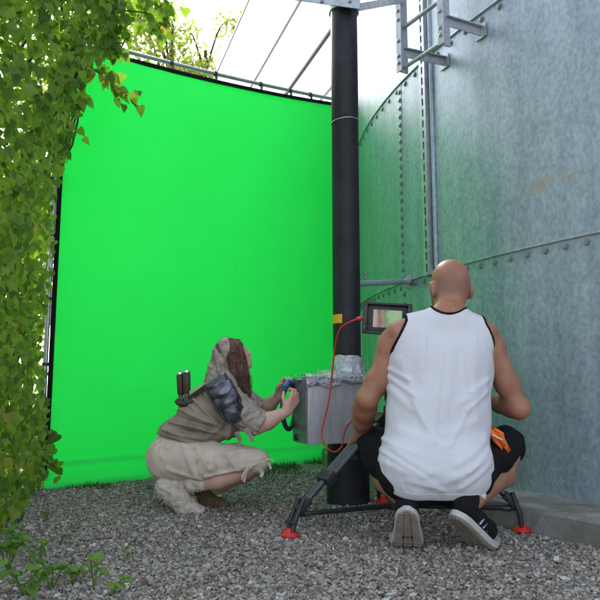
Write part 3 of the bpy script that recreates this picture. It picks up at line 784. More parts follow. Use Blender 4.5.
def plane(p, n):                                   # keeps the side n points away from
    p = np.array(p, float); n = np.array(n, float); n /= np.linalg.norm(n)
    return lambda X, Y, Z: (X - p[0]) * n[0] + (Y - p[1]) * n[1] + (Z - p[2]) * n[2]
def both(*fs): return lambda X, Y, Z: sum(f(X, Y, Z) for f in fs)
def unit(v): v = np.array(v, float); return v / np.linalg.norm(v)
def hand(S, w, d, n, thumb, curl=(.5, .7, .6), s=1.0, spread=.10):
    """w wrist, d along the fingers, n the way the palm faces, thumb the thumb side"""
    d = unit(d); n = unit(np.array(n) - d * np.dot(n, d)); l = unit(np.array(thumb) - d * np.dot(thumb, d) - n * np.dot(thumb, n)); w = np.array(w, float)
    offs = (.030, .010, -.010, -.028); L = (.070, .078, .072, .056); kn = (.088, .092, .088, .080)
    for i in range(4):
        kp = w + (d * kn[i] + l * offs[i]) * s
        S.cap(w + l * offs[i] * .55 * s + d * .01 * s, kp, .0165 * s, .0125 * s, .012)
        a = 0; q = kp; rr_ = .0098 * s * (.88 if i == 3 else 1)
        for j, fr in enumerate((.46, .30, .24)):
            a += curl[j]; dr = unit(d * cos(a) + n * sin(a) + l * spread * (1.5 - i) * .3)
            q2 = q + dr * L[i] * fr * s; S.cap(q, q2, rr_, rr_ * .9, .004); q = q2; rr_ *= .9
    b = w + (d * .022 + l * .024 + n * .006) * s; m = b + unit(d * .62 + l * .65 + n * .35) * .046 * s; e = m + unit(d * .80 + l * .05 + n * .6) * .034 * s
    S.cap(w, b, .018 * s, .016 * s, .012); S.chain([b, m, e], [.0155 * s, .0115 * s, .0095 * s], .006)

# ================================================================== MAN
man = thing('person', 'bald person in white sleeveless vest and black shorts squatting behind the tripod', 'person', tuple(G(440, 548)))
def vec(*a): return np.array(a, float)
LFH, LFB, LFT = P(407, 514, 2.60), vec(.428, 2.685, .036), vec(.425, 2.79, .030)
RFH, RFB, RFT = P(458, 517, 2.585), vec(.715, 2.675, .035), vec(.775, 2.755, .030)
def ankle(h, b):
    d = unit(b - h); lt = unit(np.cross(d, [0, 0, 1])); u = unit(np.cross(lt, d)); return h + u * .105 + d * .045
LAN, RAN = ankle(LFH, LFB), ankle(RFH, RFB)
FEET = [(LAN, LFH, LFB, LFT), (RAN, RFH, RFB, RFT)]
def m_body():
    S = Sdf()
    # trunk
    S.ell(P(436, 466, 2.77), (.185, .150, .135), k=.05); S.ell(P(413, 474, 2.715), (.105, .115, .110), k=.05); S.ell(P(458, 475, 2.715), (.105, .115, .110), k=.05)
    S.chain([P(436, 450, 2.78), P(438, 420, 2.80), P(439, 385, 2.81)], [.145, .145, .150], .05, ((0, 1, 0), .82))
    S.ell(P(440, 362, 2.83), (.200, .122, .165), k=.06)
    S.ell(P(414, 352, 2.785), (.085, .07, .10), k=.05); S.ell(P(466, 353, 2.785), (.085, .07, .10), k=.05)      # shoulder blades
    # neck, trapezius
    S.cap(P(448, 326, 2.83), P(450, 296, 2.89), .070, .062, .03); S.cap(P(441, 312, 2.80), P(443, 298, 2.83), .022, .018, .02); S.cap(P(456, 312, 2.80), P(455, 298, 2.83), .022, .018, .02)
    S.cap(P(446, 318, 2.82), P(398, 332, 2.80), .052, .050, .05); S.cap(P(450, 318, 2.82), P(486, 333, 2.80), .052, .050, .05)
    # head, turned a little to the left
    hc = P(450, 284, 2.90); a = radians(18); Rh = np.array([[cos(a), -sin(a), 0], [sin(a), cos(a), 0], [0, 0, 1]])
    S.ell(hc + np.array([0, -.012, .012]), (.081, .098, .098), Rh, k=.02); S.ell(hc + Rh @ np.array([0, .03, -.035]), (.066, .082, .085), Rh, k=.03)
    S.ell(hc + np.array([0, -.035, -.045]), (.068, .06, .06), Rh, k=.03)
    S.ell(hc + Rh @ np.array([0, .062, -.085]), (.05, .045, .035), Rh, k=.03)                                     # jaw
    S.cap(hc + Rh @ np.array([0, .102, .0]), hc + Rh @ np.array([0, .122, -.03]), .010, .015, .012)                # nose
    for sx in (-1, 1):
        S.ell(hc + Rh @ np.array([sx * .035, .098, .012]), (.02, .012, .010), Rh, k=.012)
        e = hc + Rh @ np.array([sx * .093, -.006, -.030]); S.ell(e, (.014, .026, .038), Rh @ np.array([[cos(.35 * sx), -sin(.35 * sx), 0], [sin(.35 * sx), cos(.35 * sx), 0], [0, 0, 1]]), k=.008)
    S.cap(hc + Rh @ np.array([-.02, .103, -.062]), hc + Rh @ np.array([.02, .103, -.062]), .007, .007, .008)
    # left arm
    S.chain([P(397, 341, 2.84), P(388, 361, 2.85), P(377, 382, 2.85), P(367.5, 399, 2.84)], [.054, .053, .050, .033], .03)
    S.ell(P(389, 347, 2.835), (.052, .058, .070), k=.03); S.ell(P(384, 372, 2.825), (.034, .036, .065), k=.03)
    wl = P(361, 431, 3.04)
    S.ell(P(366.5, 400, 2.825), (.024, .026, .026), k=.035)
    S.chain([P(367, 399, 2.845), P(364.5, 409, 2.90), P(363, 420, 2.97), wl], [.042, .045, .039, .029], .045)
    hand(S, wl, unit(P(352, 446, 3.12) - wl), (0, .35, -1), (1, .3, 0), (.35, .45, .35), 1.06)
    # right arm
    S.chain([P(484, 341, 2.84), P(495, 361, 2.85), P(508, 385, 2.85), P(519, 407, 2.84)], [.054, .054, .050, .032], .03)
    S.ell(P(493, 348, 2.835), (.052, .058, .070), k=.03); S.ell(P(504, 374, 2.825), (.034, .036, .065), k=.03)
    wr = P(490, 401, 3.07)
    S.ell(P(520, 410, 2.825), (.024, .026, .024), k=.035)
    S.chain([P(518.5, 408, 2.845), P(511, 405, 2.90), P(501, 403, 2.98), wr], [.042, .045, .039, .029], .045)
    hand(S, wr, (-.45, .8, .15), (-.5, -.2, -1), (-.3, .2, .9), (.5, .7, .6), 1.06)
    # legs
    S.chain([P(413, 474, 2.76), P(388, 455, 2.92), P(373, 443, 3.06)], [.105, .085, .062], .04)
    S.chain([P(460, 474, 2.76), P(486, 456, 2.92), P(508, 444, 3.06)], [.105, .085, .062], .04)
    S.chain([P(373, 443, 3.06), P(378, 462, 3.00), P(388, 480, 2.90), LAN], [.060, .052, .058, .038], .02)
    S.chain([P(508, 444, 3.06), P(507, 458, 2.99), P(500, 474, 2.92), RAN], [.060, .052, .060, .038], .02)
    # feet (inside the shoes)
    for an, he, ba, to in FEET: S.chain([an, he + unit(np.cross(unit(np.cross(unit(ba - he), [0, 0, 1])), unit(ba - he))) * .045 + unit(ba - he) * .02, ba + np.array([0, 0, .02]), to + np.array([0, 0, .006])], [.036, .030, .030, .020], .02)
    return S
SB = m_body()
bme = sculpt(SB, .0055, it=2)
body = part('body', bme, M['skin_man'], man, sm=180)
# shaved stubble: a vertex colour on the scalp sides and jaw, part of the skin colour
hc = P(450, 284, 2.90)
def skin_with_stubble():
    m = M['skin_man']; nt = m.node_tree; b = nt.nodes["Principled BSDF"]
    src = b.inputs['Base Color'].links[0].from_socket
    at_ = N(nt, "ShaderNodeAttribute"); at_.attribute_name = "stubble"
    mx = N(nt, "ShaderNodeMixRGB"); mx.inputs[2].default_value = (.17, .105, .085, 1)
    nt.links.new(at_.outputs['Fac'], mx.inputs[0]); nt.links.new(src, mx.inputs[1]); nt.links.new(mx.outputs[0], b.inputs['Base Color'])
skin_with_stubble()
co = np.empty(len(bme.vertices) * 3, np.float32); bme.vertices.foreach_get("co", co); co = co.reshape(-1, 3) + np.array(man.location)
ca_ = bme.attributes.new("stubble", 'FLOAT', 'POINT')
dz = co[:, 2] - hc[2]; dy = co[:, 1] - hc[1]; rad = np.linalg.norm(co - hc, axis=1)
st = np.clip((.055 - dz) / .05, 0, 1) * np.clip((dz + .075) / .03, 0, 1) * (rad < .16) * (dy < .05) * .55
st = np.maximum(st, np.clip((-dz - .03) / .02, 0, 1) * (dy > .02) * (rad < .17) * (dz > -.125) * .85)
st *= (np.abs(co[:, 0] - hc[0]) < .083)
ca_.data.foreach_set("value", st.astype(np.float32))

# vest: the trunk in loose cloth, with arm holes, neckline and hem
def vest():
    S = Sdf()
    S.ell(P(436, 462, 2.76), (.215, .170, .150), k=.06); S.ell(P(413, 469, 2.70), (.135, .128, .142), k=.06); S.ell(P(458, 470, 2.70), (.135, .128, .142), k=.06)
    S.chain([P(435, 445, 2.77), P(438, 415, 2.79), P(440, 385, 2.81)], [.205, .205, .200], .05, ((0, 1, 0), .68))
    S.ell(P(440, 365, 2.83), (.226, .136, .170), k=.06)
    S.ell(P(414, 352, 2.785), (.090, .078, .105), k=.05); S.ell(P(466, 353, 2.785), (.090, .078, .105), k=.05)
    S.cap(P(446, 320, 2.82), P(400, 331, 2.805), .068, .064, .05); S.cap(P(450, 320, 2.82), P(485, 333, 2.805), .068, .064, .05)
    S.cap(P(448, 330, 2.82), P(448, 318, 2.83), .085, .080, .03)
    return S
SV = vest()
CL = Sdf(); CL.chain([P(384, 316, 2.80), P(376, 342, 2.80), P(374, 360, 2.80)], [.094, .074, .050], 0, ((0, 1, 0), 4.0))
CR = Sdf(); CR.chain([P(503, 320, 2.80), P(511, 345, 2.80), P(514, 368, 2.80)], [.090, .078, .068], 0, ((0, 1, 0), 4.0))
CN = Sdf(); CN.cap(P(449, 291, 2.70), P(449, 296, 3.2), .092, .13, 0)
def hemf(X, Y, Z):                                  # hem rises to the front over the thighs
    zh = .200 + np.clip((Y - 2.70), 0, 1) * .80 + 1.6 * np.clip(np.abs(X - .585) - .10, 0, 1) ** 2
    return (zh - Z) * .75
vcuts = [lambda X, Y, Z: -CL.inside(X, Y, Z), lambda X, Y, Z: -CR.inside(X, Y, Z), lambda X, Y, Z: -CN.inside(X, Y, Z), hemf]
vf = both(ridges([(392, 448, 425, 470, 4, .007), (384, 462, 430, 482, 4, .006), (400, 430, 440, 445, 5, .005), (486, 440, 452, 462, 4, .007), (490, 455, 440, 480, 4, .006), (478, 420, 440, 436, 5, .005),
                  (424, 330, 418, 400, 5, .005), (456, 340, 440, 430, 5, .006), (474, 345, 476, 410, 6, .005), (402, 360, 424, 425, 5, .005), (488, 388, 462, 402, 4, .006), (392, 388, 412, 410, 4, .005), (430, 470, 452, 474, 6, .005), (389, 366, 410, 380, 2.2, .006), (389, 374, 414, 396, 2.2, .006), (493, 380, 470, 392, 2.2, .006), (492, 392, 466, 410, 2.2, .006), (384, 440, 412, 452, 2.2, .006), (383, 452, 420, 474, 2.2, .006), (489, 448, 462, 470, 2.2, .006), (488, 462, 455, 486, 2.2, .006), (404, 478, 440, 488, 2.4, .005), (428, 335, 422, 380, 2.4, .004), (448, 350, 438, 420, 2.4, .005), (462, 345, 468, 392, 2.4, .004), (412, 400, 432, 440, 2.4, .005), (468, 410, 446, 445, 2.4, .005)], 2.66), wob(.0022, 26, 14, 19, .4))
part('vest', sculpt(SV, .0055, disp=vf, cuts=vcuts, it=2), M['white_shirt'], man, sm=180)
bl = [lambda X, Y, Z: np.abs(CL.inside(X, Y, Z)) - .0055, lambda X, Y, Z: np.abs(CR.inside(X, Y, Z)) - .0055, lambda X, Y, Z: np.abs(CN.inside(X, Y, Z)) - .0055]
oth = [lambda X, Y, Z: -CL.inside(X, Y, Z) - .006, lambda X, Y, Z: -CR.inside(X, Y, Z) - .006, lambda X, Y, Z: -CN.inside(X, Y, Z) - .006]
vest_o = man.children[-1]
part('hem_stitching', sculpt(SV, .004, disp=vf, cuts=vcuts[:3] + [lambda X, Y, Z: np.abs(hemf(X, Y, Z) + .020) - .0022], it=1, infl=.0012), M['sock'], man, sm=180, parent=vest_o)
for i in range(3):
    part('piping', sculpt(SV, .005, cuts=[bl[i]] + [oth[j] for j in range(3) if j != i] + [hemf], it=1, infl=.0025), M['blackcloth'], man, sm=180, parent=vest_o)
# shorts
def shorts():
    S = Sdf()
    S.ell(P(436, 466, 2.77), (.205, .165, .150), k=.05); S.ell(P(412, 470, 2.715), (.142, .128, .140), k=.05); S.ell(P(459, 471, 2.715), (.142, .128, .140), k=.05)
    S.chain([P(412, 472, 2.76), P(388, 455, 2.92), P(374, 445, 3.05)], [.118, .105, .084], .04)
    S.chain([P(460, 472, 2.76), P(486, 456, 2.92), P(507, 445, 3.05)], [.118, .105, .086], .04)
    return S
kl, kr = P(372, 444, 3.06), P(509, 444, 3.06)
kd = unit(kl - P(412, 472, 2.76)); ke = unit(kr - P(460, 472, 2.76))
part('shorts', sculpt(shorts(), .006, disp=both(wob(.006, 40, 30, 34, .2), ridges([(490, 432, 500, 460, 4, .006), (500, 430, 512, 455, 3, .005)], 2.95)),
     cuts=[plane(kl + kd * .045, kd), plane(kr + ke * .045, ke), lambda X, Y, Z: Z - .62], it=2), M['blackcloth'], man, sm=180)
# socks and shoes
def shoe(he, ba, to, an, side):
    root = man
    d1 = unit(ba - he); d2 = unit(to - ba); lat = unit(np.cross(d1, [0, 0, 1])); up1 = unit(np.cross(lat, d1)); up2 = unit(np.cross(lat, d2))
    S = Sdf()
    S.chain([he + up1 * .046 + d1 * .012, he + up1 * .046 + d1 * .10, ba + up2 * .046], [.040, .041, .043], .03, (lat, 1.06))
    S.chain([ba + up2 * .046, ba + d2 * .05 + up2 * .040, to + up2 * .030 - d2 * .02], [.044, .038, .026], .03, (lat, 1.1))
    S.cap(he + up1 * .06 + d1 * .012, he + up1 * .098 + d1 * .026, .041, .040, .02)
    sh = part('shoe', sculpt(S, .0045, it=2, disp=wob(.0015, 80, 70, 90, 1)), M['blackcloth'], root, sm=180)
    # midsole and sole as swept plates
    def plate(w0, t0, t1, grow=0):
        V = []; Fc = []; n = 14
        tot = [(he - d1 * (.028 + grow)), he + d1 * .06, ba, ba + d2 * .05, to + d2 * (.012 + grow)]
        pts = spline(tot, 4); m = len(pts)
        for i, p in enumerate(pts):
            t = i / (m - 1); wv = w0 * (.80 + .28 * sin(pi * min(1, max(0, (t - .25) / .95)))) * sqrt(max(.02, 1 - (abs(2 * t - 1)) ** 5))
            tg = unit(pts[min(i + 1, m - 1)] - pts[max(i - 1, 0)]); u = unit(np.cross(lat, tg))
            for sx, tt in ((-1, t0), (1, t0), (1.04, t1), (-1.04, t1)): V.append(p + lat * sx * (wv + grow) + u * tt)
        for i in range(m - 1):
            for k in range(4): Fc.append((i * 4 + k, i * 4 + (k + 1) % 4, i * 4 + 4 + (k + 1) % 4, i * 4 + 4 + k))
        Fc += [(3, 2, 1, 0), tuple((m - 1) * 4 + k for k in range(4))]
        return mesh_from(V, Fc), pts
    me, pts = plate(.056, -.010, .013, .004); part('midsole', me, M['midsole'], root, parent=sh, sm=50)
    me, pts = plate(.053, -.016, -.009); part('outsole', me, M['sole'], root, parent=sh, sm=50)
    mb = MB()                                            # tread bars
    m = len(pts)
    for i in np.arange(.6, m - 1.2, .62):
        p = pts[int(i)] + (pts[int(i) + 1] - pts[int(i)]) * (i % 1); tg = unit(pts[int(i) + 1] - pts[int(i)]); u = unit(np.cross(lat, tg))
        t = i / (m - 1); wv = .056 * (.80 + .28 * sin(pi * min(1, max(0, (t - .25) / .95)))) * sqrt(max(.02, 1 - (abs(2 * t - 1)) ** 5))
        for cx in (-.66, 0, .66):
            mb.box(p + lat * cx * wv - u * .017, (wv * .56, .010, .006), np.array([lat, tg, u]).T)
    part('tread', mb.mesh(), M['sole'], root, parent=sh)
    # three side stripes
    for k in range(3):
        mb = MB(); q = he + d1 * (.075 + .026 * k) + up1 * .045
        o1 = q + lat * side * .036; mb.tube([q + lat * side * .0465 - up1 * .024, q + lat * side * .0480 + d1 * .008, q + lat * side * .036 + up1 * .028 + d1 * .018], .0048, 6)
        part('stripe', mb.mesh(), M['tube'], root, parent=sh, sm=60)
    S2 = Sdf(); S2.cap(he + up1 * .09 + d1 * .034, an + up1 * .028 + d1 * .004, .037, .040, .01)
    part('sock', sculpt(S2, .005, it=1), M['sock'], root, sm=180)
shoe(LFH, LFB, LFT, FEET[0][0], -1); shoe(RFH, RFB, RFT, FEET[1][0], 1)
# orange cloth in the pocket
def rag(pts, w, Yp):
    V = []; Fc = []; m = len(pts)
    for i, (x, y, ww) in enumerate(pts):
        for k in range(7):
            s_ = (k - 3) / 3; q = P(x + s_ * ww, y - s_ * 2.0, Yp[i]); q = q + np.array([0, -.008 * cos(s_ * 5 + i * 1.3), .004 * sin(s_ * 7 + i)]); V.append(q)
    for i in range(m - 1):
        for k in range(6): Fc.append((i * 7 + k, i * 7 + k + 1, i * 7 + 8 + k, i * 7 + 7 + k))
    return mesh_from(V, Fc)
og = P(497, 440, 2.74)
orange = thing('orange_rag', 'small orange cloth hanging from the pocket of the black shorts', 'cloth', tuple(og))
o = part('cloth', rag([(489, 428, 2.2), (492, 431, 4), (497, 435, 6), (499, 440, 5.5), (504, 446, 4.5), (508, 452, 2.8)], 1, [2.80, 2.785, 2.78, 2.785, 2.80, 2.82]), M['orange'], orange, sm=60)
o.modifiers.new('t', 'SOLIDIFY').thickness = .004
mb = MB(); mb.box(P(497, 437, 2.765), (.05, .004, .007), np.array([unit([1, 0, -.5]), [0, 1, 0], unit([.5, 0, 1])]).T); part('seam', mb.mesh(), M['strap'], orange)

# ================================================================== WOMAN
wom = thing('person', 'long haired person in hooded taupe tunic and cream trousers crouching before the backdrop', 'person', tuple(G(195, 508)))
def w_body():
    S = Sdf()
    S.ell(P(176, 455, 3.52), (.115, .135, .110), k=.04)
    S.chain([P(183, 440, 3.52), P(200, 420, 3.52), P(216, 402, 3.52)], [.095, .095, .105], .05)
    S.cap(P(222, 394, 3.43), P(224, 393, 3.61), .062, .062, .05)
    S.cap(P(222, 390, 3.52), P(231, 370, 3.52), .052, .046, .03)
    # head: profile to the right, chin lifted
    hc = P(234.5, 356, 3.52); a = radians(22); Rh = np.array([[cos(a), 0, -sin(a)], [0, 1, 0], [sin(a), 0, cos(a)]])
    L = lambda x, y, z: hc + Rh @ (np.array([x, y, z]) * .90)
    q_ = .90
    def E(c, r, k): S.ell(c, tuple(x * q_ for x in r), Rh, k=k)
    E(L(-.012, 0, .018), (.086, .070, .086), .02); E(L(.024, 0, -.030), (.060, .056, .074), .03); E(L(.058, 0, -.084), (.022, .024, .020), .02)
    S.cap(L(.076, 0, .012), L(.096, 0, -.020), .0055, .0085, .012); S.cap(L(.084, .007, -.026), L(.084, -.007, -.026), .0065, .0065, .008)
    S.cap(L(.082, -.012, -.050), L(.082, .012, -.050), .007, .007, .005); S.cap(L(.079, -.010, -.061), L(.079, .010, -.061), .007, .007, .005)
    for s_ in (-1, 1):
        E(L(.066, s_ * .027, .014), (.012, .017, .009), .01); E(L(.052, s_ * .038, -.022), (.018, .016, .018), .02); E(L(-.005, s_ * .070, -.012), (.016, .008, .026), .006)
    # near arm
    e1 = P(257, 426, 3.35); w1 = P(287, 411.5, 3.37)
    S.chain([P(229, 398, 3.37), P(243, 413, 3.35), e1], [.050, .046, .040], .03); S.chain([e1, P(268, 421, 3.35), w1], [.040, .042, .026], .02)
    hand(S, w1, (.52, .10, .85), (-.55, .75, .25), (-.6, -.3, .5), (.55, 1.0, .8), .93)
    # far arm
    e2 = P(262, 411, 3.66); w2 = P(279, 396, 3.58)
    S.chain([P(231, 396, 3.67), P(247, 404, 3.68), e2], [.050, .045, .038], .03); S.chain([e2, P(269, 405, 3.64), w2], [.038, .040, .025], .02)
    hand(S, w2, (.45, -.12, .9), (.5, -.7, -.2), (-.6, -.4, .4), (.6, 1.0, .8), .93)
    # legs
    S.chain([P(178, 458, 3.44), P(205, 460, 3.42), P(256, 461, 3.41)], [.105, .092, .058], .03)
    S.chain([P(178, 458, 3.60), P(205, 461, 3.62), P(257, 464, 3.64)], [.105, .090, .058], .03)
    S.chain([P(256, 461, 3.41), P(243, 471, 3.41), P(218, 478, 3.42), P(182, 486, 3.43)], [.054, .046, .056, .036], .015)
    S.chain([P(257, 464, 3.64), P(245, 473, 3.63), P(222, 482, 3.62), P(203, 492, 3.61)], [.054, .046, .050, .036], .015)
    S.chain([P(182, 486, 3.43), P(166, 488, 3.43), P(184, 508, 3.43), P(198, 511, 3.43)], [.036, .030, .028, .018], .02)
    S.chain([P(203, 492, 3.61), P(200, 500, 3.61), P(224, 505, 3.60)], [.034, .030, .020], .02)
    return S, L, Rh
SWB, HL_, RH_ = w_body()
part('body', sculpt(SWB, .0048, it=2), M['skin_woman'], wom, sm=180)
# eyes
for s_ in (-1, 1):
    S = Sdf(); S.ell(HL_(.064, s_ * .030, -.001), (.010, .010, .008), RH_, k=0); part('eye', sculpt(S, .003, it=1, pad=.01), M['hair'], wom, sm=180)
# trousers
def w_trousers():
    S = Sdf()
    S.ell(P(175, 456, 3.52), (.138, .165, .132), k=.04); S.ell(P(171, 459, 3.46), (.122, .10, .120), k=.04); S.ell(P(171, 458, 3.58), (.122, .10, .120), k=.04)
    S.chain([P(178, 459, 3.44), P(205, 460, 3.42), P(236, 459, 3.41), P(257, 461, 3.41)], [.112, .096, .072, .064], .03)
    S.chain([P(178, 458, 3.60), P(205, 460, 3.62), P(257, 464, 3.64)], [.118, .102, .066], .03)
    return S
kn = P(262, 464, 3.41)
part('trousers', sculpt(w_trousers(), .0055, disp=both(ridges([(182, 445, 196, 478, 2.5, .006), (168, 470, 200, 482, 2.5, .006), (195, 444, 210, 470, 2.5, .005), (205, 478, 250, 468, 2, .006), (215, 455, 252, 450, 2.5, .004), (160, 440, 190, 446, 2.5, .004), (225, 452, 238, 470, 2.5, .004)], 3.33), wob(.003, 45, 38, 42, .9)),
     cuts=[lambda X, Y, Z: (X - kn[0] - .06)], it=2), M['trouser'], wom, sm=180)
# tattered knee strips
def strip(pts, w, th=.003):
    mb = MB(); q = spline(pts, 5); m = len(q); V = []; Fc = []
    for i, p in enumerate(q):
        tg = unit(q[min(i + 1, m - 1)] - q[max(i - 1, 0)]); sd_ = unit(np.cross(tg, [0.2, 1, .1])); ww = w * (1 - .5 * i / m)
        for a, b in ((-1, -1), (1, -1), (1, 1), (-1, 1)): V.append(p + sd_ * a * ww + np.array([0, b * th, 0]))
    for i in range(m - 1):
        for k in range(4): Fc.append((i * 4 + k, i * 4 + (k + 1) % 4, i * 4 + 4 + (k + 1) % 4, i * 4 + 4 + k))
    Fc += [(3, 2, 1, 0), tuple((m - 1) * 4 + k for k in range(4))]
    return mb.add(V, Fc).mesh()
for pts, w in (([P(238, 466, 3.32), P(252, 464, 3.33), P(263, 460, 3.36), P(268, 462, 3.38), P(271, 469, 3.38)], .012), ([P(252, 464, 3.33), P(246, 472, 3.34), P(244, 482, 3.34)], .010),
               ([P(262, 461, 3.36), P(268, 459, 3.37), P(274, 461, 3.37)], .007), ([P(257, 466, 3.35), P(262, 472, 3.36), P(261, 477, 3.36)], .013), ([P(248, 467, 3.33), P(243, 475, 3.33), P(242, 480, 3.335)], .006)):
    part('torn_strip', strip(pts, w), M['trouser'], wom, sm=60)
# fleece leg wraps: lumpy core + tufts
def fleece(prims, name, n, seed, fur=.009, mat='fluff', k=.02):
    S = Sdf()
    for pts, rs in prims: S.chain(pts, rs, k)
    me = sculpt(S, .006, disp=both(wob(.006, 70, 60, 66, seed), wob(.004, 130, 120, 140, seed + 1)), it=1)
    o = part(name, me, M[mat], wom, sm=180)
    rg = random.Random(seed); vs_ = me.vertices; V = []; Fc = []
    for _ in range(n):
        v = vs_[rg.randrange(len(vs_))]; p = np.array(v.co); nn = np.array(v.normal)
        d = unit(nn + np.array([rg.uniform(-.6, .6), rg.uniform(-.6, .6), rg.uniform(-1.0, .1)])); t = unit(np.cross(d, [rg.uniform(-1, 1), rg.uniform(-1, 1), .4])); l = fur * rg.uniform(.4, 1.1)
        b = len(V); V += [p - t * .0028 - nn * .002, p + t * .0028 - nn * .002, p + d * l + t * .001]; Fc.append((b, b + 1, b + 2))
    f = obj('fleece_tufts', mesh_from(V, Fc), M[mat], o); f["kind"] = "stuff"
    return o
fleece([([P(167, 486, 3.42), P(176, 494, 3.42), P(186, 507, 3.42), P(199, 511, 3.425)], [.056, .058, .044, .030]), ([P(167, 486, 3.42), P(180, 485, 3.43)], [.052, .05])], 'fleece_boot', 2600, 3)
fleece([([P(193, 482, 3.41), P(201, 482, 3.41)], [.050, .042])], 'fleece_cuff', 900, 5)
fleece([([P(204, 491, 3.60), P(206, 500, 3.60), P(224, 505, 3.59)], [.048, .042, .026])], 'suede_boot', 500, 8, .010, 'brown')
# tunic
def w_tunic():
    S = Sdf()
    S.ell(P(181, 437, 3.52), (.128, .165, .085), k=.05)
    S.chain([P(185, 436, 3.52), P(203, 418, 3.52), P(217, 403, 3.52)], [.120, .122, .122], .05, ((0, 1, 0), 1.22))
    S.cap(P(205, 428, 3.47), P(228, 420, 3.46), .10, .085, .05); S.cap(P(205, 428, 3.58), P(228, 420, 3.58), .10, .085, .05)
    S.cap(P(222, 396, 3.41), P(224, 395, 3.63), .082, .082, .05)
    return S
wt = both(ridges([(166, 422, 205, 430, 2, .008), (160, 430, 200, 440, 2, .008), (176, 409, 215, 425, 2.2, .009), (170, 416, 210, 428, 1.8, -.006), (190, 398, 222, 428, 2, .008), (195, 392, 224, 416, 2, -.006), (205, 432, 232, 438, 2, .008), (180, 432, 225, 436, 2, -.005), (222, 425, 205, 440, 2.5, .006), (232, 420, 226, 442, 2.5, .008), (184, 402, 196, 412, 2, .006)], 3.33), wob(.004, 50, 34, 52, 2))
def tun_hem(X, Y, Z):
    a = P(155, 434, 3.4); b = P(197, 444.5, 3.4); c = P(236, 444, 3.4)
    zz_ = np.where(X < b[0], a[2] + (b[2] - a[2]) * (X - a[0]) / (b[0] - a[0]), b[2] + (c[2] - b[2]) * (X - b[0]) / (c[0] - b[0]))
    return (zz_ - Z) * .9 + 0 * Y
part('tunic', sculpt(w_tunic(), .005, disp=wt, cuts=[tun_hem], it=2), M['tunic'], wom, sm=180)
# sleeves
def sleeve(a, b, c, name):
    S = Sdf(); S.chain([a, b, c], [.072, .070, .066], .03); d = unit(c - b)
    return part(name, sculpt(S, .005, disp=both(wob(.007, 75, 50, 70, 1.2), wob(.004, 120, 80, 140, .3)), cuts=[plane(c + d * .022, d)], it=1), M['hood'], wom, sm=180)
sleeve(P(230, 399, 3.37), P(244, 413, 3.35), P(258, 423, 3.35), 'sleeve'); sleeve(P(232, 397, 3.67), P(247, 404, 3.68), P(260, 410, 3.66), 'sleeve')
part('torn_strip', strip([P(246, 428, 3.31), P(250, 436, 3.31), P(253, 442, 3.31)], .016), M['hood'], wom, sm=60)
part('torn_strip', strip([P(236, 432, 3.33), P(240, 440, 3.33), P(238, 446, 3.33)], .014), M['hood'], wom, sm=60)
# hood and scarf
def w_hood():
    S = Sdf(); L = HL_
    S.ell(L(-.022, 0, .022), (.080, .080, .094), RH_, k=.03)
    S.chain([P(226, 356, 3.52), P(221, 370, 3.52), P(221, 382, 3.52)], [.072, .064, .072], .04, ((0, 1, 0), 1.2))
    S.chain([P(218, 382, 3.46), P(224, 388, 3.42)], [.07, .06], .04); S.chain([P(218, 382, 3.58), P(224, 388, 3.62)], [.07, .06], .04)
    S.chain([P(228, 382, 3.40), P(236, 397, 3.36), P(243, 414, 3.36), P(243, 428, 3.36)], [.040, .032, .03, .02], .03)
    return S
ha, hb = P(228, 336, 3.45), P(240, 392, 3.45); hn = unit([(hb - ha)[2] * -1, 0, (hb - ha)[0]])
if hn[0] < 0: hn = -hn
hood = part('hood', sculpt(w_hood(), .005, disp=both(ridges([(214, 350, 222, 378, 2, .007), (220, 344, 232, 380, 2, .007), (209, 366, 226, 374, 2, .006), (211, 372, 232, 386, 1.8, .006), (216, 345, 226, 362, 1.6, -.005), (212, 358, 220, 380, 1.6, -.005), (234, 390, 242, 415, 1.5, .006)], 3.43), wob(.003, 70, 60, 66, .5)),
     cuts=[lambda X, Y, Z, pl_=plane(ha, hn): np.minimum(pl_(X, Y, Z), (Z - P(236, 392, 3.45)[2]) * 1.0 + 0 * X + 0 * Y)], it=2), M['hood'], wom, sm=180)
mb = MB(); S = Sdf(); S.ell(HL_(-.022, -.02, .108), (.026, .034, .012), RH_, k=0); part('hood_patch', sculpt(S, .004, it=1, pad=.01), M['strap'], wom, sm=180, parent=hood)
S = Sdf(); S.chain([HL_(-.062, -.055, .085), HL_(-.058, -.082, .045)], [.018, .014], .01); part('hood_clasp', sculpt(S, .004, it=1, pad=.01), M['armour'], wom, sm=180, parent=hood)
